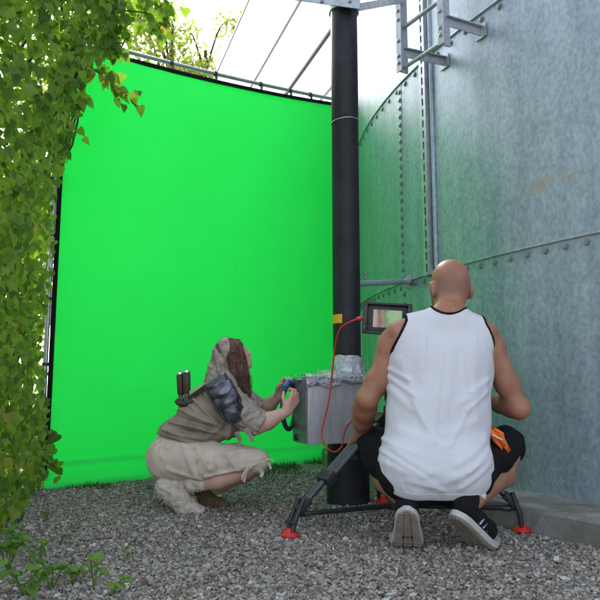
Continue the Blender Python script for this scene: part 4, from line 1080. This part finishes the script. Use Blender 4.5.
# hair: core plus wavy strands
S = Sdf(); S.ell(HL_(-.004, 0, .026), (.074, .068, .074), RH_, k=.03)
S.chain([P(234, 352, 3.47), P(238.5, 370, 3.455), P(244, 388, 3.44)], [.040, .040, .022], .03); S.chain([P(234, 352, 3.59), P(239, 372, 3.60), P(244, 388, 3.60)], [.048, .036, .018], .03)
hm = HL_(.050, 0, .0)
hair = part('hair', sculpt(S, .005, disp=wob(.006, 110, 20, 24, 0), cuts=[lambda X, Y, Z: np.maximum(-1, np.minimum((X - hm[0]), .058 - np.abs(Y - 3.52) + 0 * X) + 0 * Z)], it=1), M['hair'], wom, sm=180)
mb = MB(); rg = random.Random(4)
for i in range(1400):
    near = rg.random() < .82; sgn = -1 if near else 1; t = rg.random()
    r0 = HL_(-.05 + .112 * t + rg.uniform(-.01, .01), sgn * rg.uniform(.0, .045), .112 - .034 * t * t)
    r1 = HL_(-.03 + .098 * t, sgn * (.088 + rg.uniform(-.006, .006)), .030)
    ex_ = 237 + 12.5 * t + rg.uniform(-3, 2); ey_ = 392 + rg.uniform(-14, 13); ph = rg.uniform(0, 6.28); wv_ = rg.uniform(.003, .010)
    r2 = P(231 + 15.5 * t + rg.uniform(-1.5, 1.5), 368, 3.52 + sgn * (.106 + rg.uniform(-.02, .012))); r3 = P(ex_ + rg.uniform(-1, 2), ey_, 3.52 + sgn * (.125 + rg.uniform(-.02, .015)))
    q = spline([r0, r1, r2, (r2 + r3) / 2 + np.array([rg.uniform(-.008, .008), 0, 0]), r3], 4); m = len(q)
    q = [p + np.array([wv_ * sin(ph + 9 * k / m), wv_ * .6 * cos(ph + 7 * k / m), 0]) * min(1, k / 5) for k, p in enumerate(q)]
    mb.tube(q, [.0017 * (1 - .75 * (k / (m - 1)) ** 2) for k in range(m)], 3, cap=False)
f = part('hair_strands', mb.mesh(), M['hairlight'], wom, sm=180, parent=hair, stuff=True)
# shoulder plates: three overlapping curved lames
def lame(c, fw, up, w, l, bulge, tip):
    fw, up = unit(fw), unit(up); out = unit(np.cross(up, fw)); out = out if out[1] < 0 else -out; V = []; Fc = []; nu, nv = 12, 10
    for j in range(nv + 1):
        v = j / nv * 2 - 1
        for i in range(nu + 1):
            u = i / nu * 2 - 1
            wv = w * (1 - tip * max(0, -v) ** 2); b = bulge * (1 - .8 * u * u) * (1 - .55 * v * v)
            V.append(np.array(c) + fw * u * wv + up * v * l + out * (b + .004 * mnoise.noise(Vector((u * 3, v * 3, w * 90)))))
    for j in range(nv):
        for i in range(nu): Fc.append((j * (nu + 1) + i, j * (nu + 1) + i + 1, (j + 1) * (nu + 1) + i + 1, (j + 1) * (nu + 1) + i))
    return mesh_from(V, Fc)
ax_u = P(214, 380, 3.3) - P(236, 420, 3.3)
ax_f = np.array([ax_u[2], 0, -ax_u[0]])
paul = None
for c, w, l, bg_, tip in ((P(218, 386, 3.325), .062, .040, .040, .2), (P(223, 393, 3.305), .065, .046, .044, .25), (P(228, 402, 3.295), .064, .046, .042, .3), (P(233, 412, 3.29), .054, .048, .038, .45)):
    me = lame(c, ax_f, ax_u, w, l, bg_, tip)
    edge = [np.array(me.vertices[k].co) for k in range(13)]; side0 = [np.array(me.vertices[k * 13].co) for k in range(11)]; side1 = [np.array(me.vertices[k * 13 + 12].co) for k in range(11)]
    o = part('shoulder_plate', me, M['armour'], wom, sm=60); md = o.modifiers.new('t', 'SOLIDIFY'); md.thickness = .005
    mb = MB(); mb.tube(side0[::-1] + edge[1:-1] + side1, .0062, 6); part('plate_rim', mb.mesh(), M['black'], wom, sm=60, parent=o)
# chest strap across the back
part('strap', strip([P(183, 398, 3.46), P(192, 391, 3.42), P(203, 385, 3.385), P(214, 380, 3.345)], .008, .004), M['strap'], wom, sm=60)
part('strap', strip([P(186, 402, 3.43), P(196, 394, 3.40), P(206, 387, 3.37), P(214, 382, 3.34)], .016, .003), M['leather'], wom, sm=60)

# batons on the back
for (tx, ty, bx, by, Yb, lab) in ((180, 373, 182, 414, 3.47, 'left of two dark silver ringed baton handles on the tunic back'), (186.5, 371, 187.5, 413, 3.44, 'right of two dark silver ringed baton handles on the tunic back')):
    a, b = P(tx, ty, Yb), P(bx, by, Yb - .01); d = unit(a - b); LL = np.linalg.norm(a - b)
    t = thing('baton', lab, 'baton', tuple(b))
    mb = MB(); mb.lathe(b, d, [(.012, 0), (.013, LL * .45), (.019, LL * .5), (.020, LL * .93), (.016, LL * .97)], 14); part('grip', mb.mesh(), M['leather'], t, sm=40)
    mb = MB(); mb.lathe(b, d, [(.0135, LL * .02), (.0145, LL * .05), (.0145, LL * .42), (.0135, LL * .45)], 14); part('sheath', mb.mesh(), M['darkmetal'], t, sm=40)
    mb = MB(); mb.lathe(b + d * LL * .955, d, [(.016, 0), (.0185, .002), (.0185, .012), (.0125, .012), (.0125, .003)], 16); part('end_ring', mb.mesh(), M['silver'], t, sm=30)
    mb = MB(); mb.lathe(b + d * LL * .955, d, [(.0122, 0), (.0122, .006)], 12); part('bore', mb.mesh(), M['black'], t)
# holder
mb = MB(); mb.tube(spline([P(177, 401, 3.445), P(181, 404, 3.425), P(188, 403, 3.40), P(196, 398, 3.41)], 4), .015, 10); part('baton_holster', mb.mesh(), M['leather'], wom, sm=60)

# ring held in both hands
rc_ = P(289, 405.5, 3.47); rt = thing('rubber_ring', 'dark teal rubber ring gripped in both hands beside the foil box', 'ring', tuple(rc_))
rdir = unit([.30, .95, 0]); mb = MB()
mb.tube([rc_ + rdir * cos(a) * .105 + np.array([0, 0, 1]) * sin(a) * .122 for a in np.linspace(0, 2 * pi, 48, endpoint=False)], .0125, 12, closed=True); part('hoop', mb.mesh(), M['teal'], rt, sm=180)
aa = np.linspace(radians(70), radians(130), 10)
mb = MB(); mb.tube([rc_ + rdir * cos(a) * .105 + np.array([0, 0, 1]) * sin(a) * .122 for a in aa], .0142, 12); part('blue_sleeve', mb.mesh(), M['bluepl'], rt, sm=60)

# ================================================================== TRIPOD, CAMERA, MONITOR
TB = np.array([.455, 3.16]); BOWL = .50
FT = [G(290, 538), G(522, 533), G(383, 504)]
tri = thing('tripod', 'low black camera tripod spread wide with red rubber feet', 'tripod', (TB[0], TB[1], 0))
mb = MB(); mb.lathe((TB[0], TB[1], BOWL - .05), (0, 0, 1), [(.03, 0), (.065, .015), (.075, .05), (.075, .065), (.06, .068)], 24); part('bowl', mb.mesh(), M['darkmetal'], tri, sm=35)
mb = MB(); mb.lathe((TB[0], TB[1], .07), (0, 0, 1), [(.035, 0), (.045, .01), (.045, .035), (.03, .045)], 18); part('spreader_hub', mb.mesh(), M['black'], tri, sm=35)
for i, f in enumerate(FT):
    out = unit([f[0] - TB[0], f[1] - TB[1], 0]); lat = np.array([-out[1], out[0], 0])
    top = np.array([TB[0], TB[1], BOWL]) + out * .085; knee = np.array([f[0], f[1], .125]) - out * .055
    if i == 1: knee = np.array([f[0], f[1], .135]) - out * .035
    d = unit(top - knee); up = unit(np.cross(d, lat)); up = up if up[2] > 0 else -up
    L = np.linalg.norm(top - knee)
    mb = MB()
    for s_ in (-1, 1): mb.tube([knee + lat * s_ * .030 + d * .16, top + lat * s_ * .030], .0155, 12)
    leg = part('leg', mb.mesh(), M['darkmetal'], tri, sm=60)
    mb = MB(); mb.tube([knee, knee + d * (L * .72)], .0145, 12); part('inner_tube', mb.mesh(), M['tube'] if False else M['darkmetal'], tri, sm=60, parent=leg)
    mb = MB(); mb.box(knee + d * .175, (.045, .10, .055), np.array([up, lat, d]).T, .006); part('leg_clamp', mb.mesh(), M['black'], tri, parent=leg, sm=30)
    mb = MB(); mb.box(top - d * .02, (.045, .09, .06), np.array([up, lat, d]).T, .006); part('hinge', mb.mesh(), M['black'], tri, parent=leg, sm=30)
    mb = MB(); mb.box(knee + d * .01, (.034, .055, .07), np.array([up, lat, d]).T, .006)
    fk = np.array([f[0], f[1], .030])
    for s_ in (-1, 1):
        a = fk + lat * s_ * .022; b = knee + np.array([0, 0, .0]) + lat * s_ * .022; mb.tube([a, a + (b - a) * .5 + out * .012, b + np.array([0, 0, .035])], .0105, 8)
    mb.tube([fk + lat * .034 + np.array([0, 0, .035]), fk - lat * .034 + np.array([0, 0, .035])], .008, 8)
    part('foot_hinge', mb.mesh(), M['black'], tri, parent=leg, sm=50)
    mb = MB(); mb.lathe((f[0], f[1], .006), (0, 0, 1), [(.040, 0), (.042, .007), (.038, .014), (.022, .024), (.017, .036)], 24); part('rubber_foot', mb.mesh(), M['red'], tri, parent=leg, sm=40)
    mb = MB(); a = np.array([TB[0], TB[1], .09]) + out * .03; b = knee + np.array([0, 0, -.03]) + out * .01; mb.tube([a, (a + b) / 2, b], [.013, .011, .011], 10)
    sb_ = part('spreader_arm', mb.mesh(), M['black'], tri, sm=60); mb = MB(); mb.tube([b - unit(b - a) * .05, b - unit(b - a) * .02], .015, 10); part('arm_end', mb.mesh(), M['darkmetal'], tri, parent=sb_, sm=50)
# fluid head
mb = MB(); mb.lathe((TB[0], TB[1], BOWL + .018), (0, 0, 1), [(.055, 0), (.055, .03), (.045, .035), (.045, .06)], 20); mb.box((TB[0], TB[1], BOWL + .105), (.09, .11, .06), None, .008); mb.box((TB[0], TB[1], BOWL + .142), (.07, .16, .016), None, .003)
hd = part('fluid_head', mb.mesh(), M['black'], tri, sm=35)
mb = MB(); mb.tube([(TB[0] + .05, TB[1] - .03, BOWL + .10), tuple(P(484, 402, 3.12)), tuple(P(494, 398, 3.05))], .011, 10); part('pan_bar', mb.mesh(), M['darkmetal'], tri, parent=hd, sm=60)
mb = MB(); mb.lathe((TB[0] - .075, TB[1], BOWL + .105), (-1, 0, 0), [(.03, 0), (.032, .01), (.032, .03), (.026, .034)], 18); part('drag_knob', mb.mesh(), M['darkmetal'], tri, parent=hd, sm=40)

CZ0 = BOWL + .153
camera = thing('cinema_camera', 'black film camera on the tripod, mostly hidden behind the white vest', 'camera', (TB[0], TB[1], CZ0))
def cb(name, c, s, mat, bev=.005, parent=None):
    mb = MB(); mb.box((TB[0] + c[0], TB[1] + c[1], CZ0 + c[2]), s, None, bev); return part(name, mb.mesh(), M[mat], camera, sm=30, parent=parent)
bd = cb('camera_body', (.01, .0, .075), (.13, .20, .13), 'black', .008); cb('battery', (.01, -.13, .07), (.09, .055, .12), 'black', .006); cb('base_plate', (.0, .0, .005), (.10, .26, .009), 'darkmetal', .002)
mb = MB(); mb.lathe((TB[0] + .01, TB[1] + .10, CZ0 + .075), (0, 1, 0), [(.04, 0), (.048, .01), (.05, .06), (.045, .065), (.045, .12), (.055, .13), (.055, .16), (.045, .16)], 24); part('lens', mb.mesh(), M['black'], camera, sm=35)
mb = MB(); mb.tube([(TB[0] + .01, TB[1] - .07, CZ0 + .14), (TB[0] + .01, TB[1] - .07, CZ0 + .20), (TB[0] + .01, TB[1] + .09, CZ0 + .20), (TB[0] + .01, TB[1] + .09, CZ0 + .14)], .012, 10); part('top_handle', mb.mesh(), M['black'], camera, sm=60)
mb = MB()
for s_ in (-1, 1): mb.tube([(TB[0] + s_ * .035, TB[1] - .14, CZ0 - .012 + .012), (TB[0] + s_ * .035, TB[1] + .25, CZ0)], .0075, 8)
part('support_rod', mb.mesh(), M['tube'], camera, sm=60)
cb('side_module', (-.085, -.02, .03), (.05, .12, .05), 'darkmetal', .004)

MY = 3.14; mc_ = P(387, 319, MY)
mon = thing('field_monitor', 'small black field monitor with a lit picture beside the vest shoulder', 'monitor', (mc_[0], mc_[1], mc_[2] - .07))
a = radians(-6); tl = radians(4); Rm2 = np.array(Matrix.Rotation(a, 3, 'Z') @ Matrix.Rotation(tl, 3, 'Y'))
def mbx(c, s, bev=0): mb = MB(); mb.box(mc_ + Rm2 @ np.array(c), s, Rm2, bev); return mb
part('housing', mbx((0, .012, 0), (.205, .026, .132), .006).mesh(), M['black'], mon, sm=30)
mb = MB()
for c, s in (((-.107, -.004, 0), (.022, .045, .148)), ((.107, -.004, 0), (.022, .045, .148)), ((0, -.004, .071), (.236, .04, .012)), ((0, -.004, -.071), (.236, .04, .012))):
    mb.box(mc_ + Rm2 @ np.array(c), s, Rm2, .004)
part('cage', mb.mesh(), M['black'], mon, sm=30)
part('picture_screen', mbx((.002, -.0025, .0), (.138, .002, .086)).mesh(), M['screen'], mon)
mb = MB(); mb.tube([mc_ + Rm2 @ np.array([.06, .01, -.075]), mc_ + Rm2 @ np.array([.05, .0, -.14]), np.array([TB[0], TB[1] - .07, CZ0 + .19])], .012, 8); part('arm', mb.mesh(), M['darkmetal'], mon, sm=60)
for sx in (-.107, .107):
    for sz in (-.045, .0, .045):
        b = MB(); b.lathe(mc_ + Rm2 @ np.array([sx, -.0265, sz]), Rm2 @ np.array([0, -1, 0]), [(.005, 0), (.005, .003)], 8); part('screw', b.mesh(), M['darkmetal'], mon)
b = MB(); pc = mc_ + Rm2 @ np.array([-.118, -.005, -.004]); b.lathe(pc, (-1, 0, -.1), [(.011, 0), (.011, .02), (.007, .03)], 10); part('cable_plug', b.mesh(), M['red'], mon, sm=40)

cab = thing('red_cable', 'thin red cable looping from the monitor down the front of the foil box', 'cable', tuple(P(325, 445, 3.30)))
pts = [pc + np.array([-.02, 0, -.002]), P(350, 322, 3.16), P(340, 329, 3.20), P(335.5, 345, 3.26), P(333, 365, 3.29), P(331, 385, 3.315), P(328, 405, 3.315), P(323, 425, 3.315), P(322, 438, 3.31), P(327, 448, 3.30), P(335, 452, 3.30), P(342, 446, 3.30), P(344, 434, 3.30), P(348, 425, 3.28), P(356, 419, 3.24), P(372, 420, 3.18), P(388, 424, 3.15)]
mb = MB(); mb.tube(spline(pts, 8), .0042, 8); part('cord', mb.mesh(), M['redcable'], cab, sm=180)

# ================================================================== PLANTS
def leaf_tpl(kind='heart', L=1.0):
    """unit leaf lying in xy, tip to +y, folded on the midrib; returns verts, tris"""
    if kind == 'heart': o = [(0, 0), (.22, -.10), (.42, .02), (.46, .26), (.34, .55), (.14, .82), (0, 1.02)]
    elif kind == 'oval': o = [(0, 0), (.12, .06), (.27, .25), (.31, .50), (.22, .75), (.08, .93), (0, 1.0)]
    else: o = [(0, 0), (.20, .15), (.30, .45), (.18, .80), (0, 1.0)]
    right = o[1:-1]; V = [(0, 0, 0)] + [(x, y, .16 * x - .10 * y * y) for x, y in right] + [(0, o[-1][1], -.13)] + [(-x, y, .16 * x - .10 * y * y) for x, y in reversed(right)]
    mids = [(0, .33, -.02), (0, .66, -.055)]; V += mids; n = len(right); tip = n + 1; m1, m2 = len(V) - 2, len(V) - 1; T = []
    R = [0] + list(range(1, n + 1)) + [tip]
    Lf = [0] + list(range(tip + n, tip, -1)) + [tip]
    for side, fl in ((R, False), (Lf, True)):
        for i in range(len(side) - 1):
            y = (V[side[i]][1] + V[side[i + 1]][1]) / 2; mm = m1 if y < .5 else m2; t = (mm, side[i], side[i + 1]); T.append(t[::-1] if fl else t)
        h = len(side) // 2; t = (m1, side[[i for i in range(len(side) - 1) if (V[side[i]][1] + V[side[i + 1]][1]) / 2 < .5][-1] + 1], m2); T.append(t[::-1] if fl else t)
    return np.array(V, float), np.array(T, int)
_fr = np.random.default_rng(77)
def frame(yv, nv):
    yv = unit(yv); nv = np.array(nv, float); nv = unit(nv - yv * nv.dot(yv)); a_ = _fr.uniform(.72, 1.12); return np.array([np.cross(yv, nv) * a_, yv, nv * _fr.uniform(.2, 2.6)]).T
def merge(tpl, xf):
    V, T = tpl; n = len(V); Vs = np.concatenate([(R @ (V * s).T).T + p for R, p, s in xf]); Ts = np.concatenate([T + i * n for i in range(len(xf))]); return mesh_np(Vs, Ts)
HEART = leaf_tpl('heart'); OVAL = leaf_tpl('oval'); SMALL = leaf_tpl('small')

# --- vine hedge on the left
hed = thing('vine_hedge', 'dense wall of heart leaved climbing vine filling the left side', 'hedge', (-1.75, 3.2, 0))
rg = np.random.default_rng(11)
def hedge_x(Y, z):
    """right hand face of the hedge"""
    base = np.interp(Y, [-1, 1.2, 2.3, 3.2, 4.15, 4.6], [-1.5, -1.25, -1.22, -1.40, -1.66, -1.85])
    over = np.interp(z, [0, .5, 1.0, 1.6, 1.9, 2.2, 2.6, 3.4], [.02, .03, .02, .06, .16, .30, .40, .42]) * np.interp(Y, [1.2, 2.4, 3.4, 4.2], [.25, .55, 1.0, .9])
    lump = .10 * mnoise.noise(Vector((Y * 1.7, z * 1.7, 0))) + .05 * mnoise.noise(Vector((Y * 4.5, z * 4.5, 5)))
    return base + over + lump
xf = []
while len(xf) < 16500:
    Y = rg.uniform(1.3, 4.25); z = rg.uniform(.03, 3.75); dep = rg.exponential(.12) if rg.random() < .72 else rg.uniform(.15, .6)
    if rg.random() > .55 + .45 * (Y > 2): continue
    x = hedge_x(Y, z) - dep + .03
    if z > 3.1: x -= (z - 3.1) * .25
    out = unit([.75 + rg.normal() * .35, -.62 + rg.normal() * .4, .45 + rg.normal() * .4]); tipd = unit([.25 + rg.normal() * .4, -.2 + rg.normal() * .4, -1 + rg.normal() * .35])
    xf.append((frame(tipd, out), np.array([x, Y, z]), rg.uniform(.028, .054) * (1.1 if z > 1.7 else 1)))
n_wall = len(xf)
# the branch that hangs over the backdrop, with its leaves
twigs = []
def twig(pts, n, s0, jit=.03):
    q = spline(pts, 6); twigs.append(q)
    for k in range(n):
        t = rg.random() ** .8; p = q[int(t * (len(q) - 1))] + rg.normal(size=3) * jit
        xf.append((frame([rg.normal() * .5 + .15, rg.normal() * .4, -1], [rg.normal() * .5 + .2, -.9, .35 + rg.normal() * .4]), p, s0 * rg.uniform(.75, 1.2)))
twig([P(60, 40, 3.3), P(85, 62, 3.35), P(110, 82, 3.4), P(134, 100, 3.42)], 46, .060)
twig([P(60, 60, 3.3), P(75, 85, 3.35), P(80, 112, 3.4)], 34, .058)
twig([P(70, 30, 3.3), P(100, 38, 3.35), P(128, 45, 3.4)], 60, .062, .05)
twig([P(80, -10, 3.3), P(115, 8, 3.35), P(150, 14, 3.4), P(158, 26, 3.42)], 70, .060, .06)
twig([P(100, -30, 3.3), P(140, -12, 3.35), P(166, 2, 3.4)], 60, .060, .06)
twig([P(70, 90, 3.4), P(68, 130, 3.45), P(64, 150, 3.45)], 24, .055)
twig([P(30, 420, 3.7), P(46, 430, 3.75), P(50, 442, 3.75)], 14, .060)
twig([P(30, 450, 3.7), P(48, 462, 3.72), P(60, 470, 3.72)], 12, .060)
# keep the gap of light beside the frame open
def pix(p):
    q = np.array(p) - _E; dpt = q.dot(_F); return 300 + F * q.dot(_R) / dpt, 300 - F * q.dot(_U) / dpt
keep = []
for k_, (R_, p, s) in enumerate(xf):
    x, y = pix(p); lim = np.interp(y, [-100, 30, 60, 110, 150, 180, 260, 330, 400, 440, 500, 600], [190, 170, 150, 140, 84, 56, 46, 48, 46, 62, 64, 30])
    tx, ty = pix(p + R_[:, 1] * s)
    lim2 = np.interp(y, [-100, 0, 30, 45, 60, 100, 150, 200, 260, 330, 400, 440, 500, 600], [190, 150, 128, 112, 92, 68, 62, 50, 44, 46, 45, 50, 50, 30])
    if k_ >= n_wall: lim2 = lim + 3
    if max(x, tx) < lim2 + rg.normal() * 5 + 2: keep.append((R_, p, s, y))
# nearest leaves in view, largest in the picture, are parts of their own
def score(k):
    R_, p, s, y = k; x, y = pix(p); front = p[0] - hedge_x(p[1], p[2])
    return (s / p[1]) * (1 if (-5 < x < 170 and -5 < y < 600) else 0) * (1 if front > -.05 else .3) * abs(unit(R_[:, 2]).dot(unit(_E - p)))
keep.sort(key=score, reverse=True)
lm = mesh_np(*HEART); smooth(lm); lm.materials.append(M['leaf'])
HB = np.array(hed.location)
for R_, p, s, y in keep[:300]:
    o = bpy.data.objects.new('leaf', lm); COL.objects.link(o); o.parent = hed
    m4 = Matrix([[*(R_[i] * s), p[i] - HB[i]] for i in range(3)] + [[0, 0, 0, 1]]); o.matrix_local = m4
me = merge(HEART, [k[:3] for k in keep[300:]]); part('foliage', me, M['leaf'], hed, sm=180, stuff=True)
# stems: climbing shoots in the depth of the hedge, each one a part
for k in range(26):
    Y = rg.uniform(1.5, 4.2); x = hedge_x(Y, .5) - rg.uniform(.15, .4); pts = [np.array([x, Y, .0])]
    for z in np.arange(.45, 3.5, .45): pts.append(np.array([hedge_x(Y, z) - rg.uniform(.10, .35), Y + rg.normal() * .1, z]))
    mb = MB(); q = spline(pts, 3); mb.tube(q, [.014 * (1 - .7 * i / len(q)) for i in range(len(q))], 6); part('stem', mb.mesh(), M['wood'], hed, sm=180)
for q in twigs:
    mb = MB(); mb.tube(q, [.006 * (1 - .7 * i / len(q)) for i in range(len(q))], 5); part('twig', mb.mesh(), M['wood'], hed, sm=180)

# --- weeds in the gravel at lower left
def weed(px, py, h, n, lab, spread=.06, ls=.055):
    b = G(px, py); t = thing('weed', lab, 'weed', tuple(b), 0, 'weeds in the gravel'); r_ = np.random.default_rng(int(px * 7 + py)); n = int(n * 1.4); ls *= .74
    tops = []
    for k in range(max(2, n // 4)):
        a = r_.uniform(0, 6.28); top = b + np.array([cos(a) * spread * r_.uniform(.3, 1), sin(a) * spread * r_.uniform(.3, 1), h * r_.uniform(.55, 1.05)])
        q = spline([b, (b + top) / 2 + np.array([0, 0, .02]), top], 4); mb = MB(); mb.tube(q, [.0028 * (1 - .5 * i / len(q)) for i in range(len(q))], 5); part('stem', mb.mesh(), M['weed'], t, sm=180); tops.append(q)
    for k in range(n):
        q = tops[k % len(tops)]; p = q[int(r_.uniform(.35, 1) * (len(q) - 1))]; a = r_.uniform(0, 6.28)
        R_ = frame([cos(a), sin(a), r_.uniform(-.5, .35)], [r_.normal() * .3, -.25 + r_.normal() * .3, 1]); s = ls * r_.uniform(.6, 1.15)
        o = bpy.data.objects.new('leaf', wl_); COL.objects.link(o); o.parent = t; o.matrix_local = Matrix([[*(R_[i] * s), p[i] - b[i]] for i in range(3)] + [[0, 0, 0, 1]])
wl_ = mesh_np(*OVAL); smooth(wl_); wl_.materials.append(M['weed'])
for a in ((8, 572, .16, 16, 'tallest bright green weed at the lower left corner', .08, .07), (24, 600, .12, 16, 'bushy green weed at the bottom edge, leftmost', .09, .065), (52, 592, .10, 12, 'leafy green weed at the bottom edge, second from the left corner', .07, .062),
          (72, 586, .08, 8, 'sparse weed with two upright broad leaves at the bottom edge', .05, .06), (94, 590, .12, 7, 'small upright weed with a long leaf, rightmost of the bottom left weeds', .03, .06), (16, 550, .13, 12, 'green weed beside the white plastic scrap', .06, .06),
          (60, 545, .05, 6, 'tiny pale weed sprouting in the open gravel', .04, .028), (47, 520, .05, 7, 'tiny weed in the gravel near the lower hedge foot', .05, .03), (38, 566, .10, 9, 'leafy weed between the bottom edge weeds and the gravel', .06, .05), (112, 598, .06, 6, 'low weed at the bottom edge right of the upright leaf', .05, .045), (126, 562, .03, 5, 'tiny flat weed in the middle of the left gravel', .03, .025)): weed(*a)
# --- grass tufts at the backdrop foot and in the gravel
V = []; Fc = []; rg = np.random.default_rng(5)
def blade(p, h):
    a = rg.uniform(0, 6.28); l = np.array([cos(a), sin(a), 0]); t = np.array([-l[1], l[0], 0]) * .0022; b = len(V); k = rg.uniform(.2, .9)
    V.extend([p - t, p + t, p + l * h * k * .35 + np.array([0, 0, h * .6]) + t * .8, p + l * h * k * .35 + np.array([0, 0, h * .6]) - t * .8, p + l * h * k + np.array([0, 0, h])]); Fc.extend([(b, b + 1, b + 2), (b, b + 2, b + 3), (b + 3, b + 2, b + 4)])
for i in range(5200):
    t = rg.uniform(.05, 1.0); q = SLb + su * SW * t + sn * (abs(rg.normal()) * .34 + .02)
    if mnoise.noise(Vector((q[0] * 3.2, q[1] * 3.2, 2))) < .0 + .25 * (t < .45): continue
    if np.linalg.norm(q[:2] - TC) < CURB + .01: continue
    blade(np.array([q[0], q[1], 0]), rg.uniform(.012, .045) * (1.6 if t > .75 and rg.random() < .2 else 1))
for i in range(1500):
    g = G(rg.uniform(60, 590), rg.uniform(505, 600))
    if mnoise.noise(Vector((g[0] * 4, g[1] * 4, 9))) < .32 or np.linalg.norm(g[:2] - TC) < CURB: continue
    blade(np.array([g[0], g[1], 0]), rg.uniform(.010, .026))
o = obj('grass', mesh_from(V, Fc), M['grass']); o["kind"] = "stuff"; o["label"] = "sparse short grass in the gravel at the foot of the backdrop"; o["category"] = "grass"

# --- trees beyond the backdrop
def tree(base, h, rad, n, lab, seed, ls=.13, zc=.68, mat='farleaf', grp='trees beyond the backdrop'):
    r_ = np.random.default_rng(seed); b = np.array([base[0], base[1], 0.]); t = thing('tree', lab, 'tree', tuple(b), 0, grp)
    tr = [b, b + np.array([.1, 0, h * .3]), b + np.array([-.05, .1, h * .6]), b + np.array([.05, 0, h * .92])]
    mb = MB(); q = spline(tr, 5); mb.tube(q, [.02 * h * (1 - .85 * i / len(q)) + .01 for i in range(len(q))], 8); cl = []
    for k in range(26):
        s = q[int(r_.uniform(.3, .95) * (len(q) - 1))]; a = r_.uniform(0, 6.28); rr_ = rad * r_.uniform(.35, 1); e = s + np.array([cos(a) * rr_, sin(a) * rr_, r_.uniform(.02, .22) * h])
        mid = (s + e) / 2 + np.array([0, 0, .05 * h]); mb.tube(spline([s, mid, e], 4), [.006 * h * (1 - .09 * i) * .6 + .004 for i in range(9)], 5); cl += [e, mid, (mid + e) / 2]
    part('trunk', mb.mesh(), M['wood'], t, sm=180); xf_ = []
    for k in range(n):
        c = cl[r_.integers(len(cl))]; p = c + r_.normal(size=3) * rad * .16
        xf_.append((frame(r_.normal(size=3) + np.array([0, 0, -.8]), r_.normal(size=3) + np.array([0, -.4, .7])), p, ls * r_.uniform(.6, 1.2)))
    part('crown', merge(SMALL, xf_), M[mat], t, sm=180, stuff=True)
def far_tree(px, py, Y, rad, n, lab, seed, ls=.24):
    n *= 2
    g = P(px, py, Y); tree((g[0], Y), g[2] * 1.02, rad, n, lab, seed, ls)
far_tree(172, 2, 26, 3.2, 3600, 'pale sunlit tree whose top shows left above the backdrop', 3)
far_tree(110, 20, 24, 3.2, 3000, 'pale tree mostly hidden behind the vine hedge and backdrop', 4)
far_tree(205, 30, 29, 2.0, 1700, 'small pale tree top showing above the middle of the backdrop tube', 6)
far_tree(40, 150, 20, 2.6, 3000, 'pale tree seen through the gap between vine hedge and backdrop', 9)

# --- scraps under the hedge
sc_ = G(4, 524); sp_ = thing('plastic_scrap', 'pale blue white plastic scrap lying at the foot of the hedge', 'litter', tuple(sc_))
mb = MB(); V = []; Fc = []
for j in range(7):
    for i in range(9): V.append(sc_ + np.array([-.06 + .014 * i, .01 * j, .03 + .018 * sin(i * .9 + j) + .012 * cos(j * 1.7)]))
for j in range(6):
    for i in range(8): Fc.append((j * 9 + i, j * 9 + i + 1, (j + 1) * 9 + i + 1, (j + 1) * 9 + i))
o = part('film', mesh_from(V, Fc), M['whiteplastic'], sp_, sm=180); o.modifiers.new('t', 'SOLIDIFY').thickness = .003
mb = MB(); mb.tube([G(9, 530) + np.array([0, 0, .012]), G(14, 522) + np.array([0, 0, .05]), G(18, 518) + np.array([0, 0, .012])], .009, 8); part('loop', mb.mesh(), M['tube'], sp_, sm=60)

# ================================================================== GRAVEL
def gravel():
    r_ = np.random.default_rng(2)
    bm = bmesh.new(); bmesh.ops.create_icosphere(bm, subdivisions=1, radius=1.0); bm.verts.index_update()
    V0 = np.array([v.co[:] for v in bm.verts]); T0 = np.array([[v.index for v in f.verts] for f in bm.faces]); bm.free()
    pts = []
    n = 104000; Y = 1.7 + (r_.random(n) ** 1.25) * 3.3; X = r_.uniform(-.52, .56, n) * Y * 1.12 + r_.normal(size=n) * .1
    ok = (np.hypot(X - TC[0], Y - TC[1]) > CURB + .012) & (np.hypot(X - PXY[0], Y - PXY[1]) > .125)
    X, Y = X[ok], Y[ok]; n = len(X); print('pebbles', n)
    s = np.clip(r_.lognormal(-5.0, .38, n), .0032, .0185)
    # random rotation + squash
    q = r_.normal(size=(n, 4)); q /= np.linalg.norm(q, axis=1)[:, None]; w, x, y, z = q.T
    R = np.stack([1 - 2 * (y * y + z * z), 2 * (x * y - z * w), 2 * (x * z + y * w), 2 * (x * y + z * w), 1 - 2 * (x * x + z * z), 2 * (y * z - x * w), 2 * (x * z - y * w), 2 * (y * z + x * w), 1 - 2 * (x * x + y * y)], 1).reshape(n, 3, 3)
    sc3 = np.stack([s * r_.uniform(.9, 1.45, n), s * r_.uniform(.7, 1.05, n), s * r_.uniform(.5, .8, n)], 1)
    jit = 1 + r_.uniform(-.22, .22, (n, len(V0), 1))
    L = V0[None] * jit * sc3[:, None, :]
    tilt = R; Wd = np.einsum('nij,nkj->nki', tilt, L); Wd[..., 2] *= .8
    big = np.array([mnoise.noise(Vector((a * 2.2, b * 2.2, 0))) for a, b in zip(X, Y)])
    c = np.stack([X, Y, r_.uniform(-.002, .008, n) + .006 * big], 1)
    Wd = Wd + c[:, None, :]
    T = (T0[None] + (np.arange(n) * len(V0))[:, None, None]).reshape(-1, 3)
    o = obj('gravel', mesh_np(Wd.reshape(-1, 3), T), M['pebble'], sm=42); o["kind"] = "stuff"; o["label"] = "loose grey and white gravel stones covering the ground"; o["category"] = "gravel"
gravel()
print('objects', len(bpy.data.objects), 'tris', sum(len(o.data.loop_triangles) if False else len(o.data.polygons) for o in bpy.data.objects if o.type == 'MESH'))
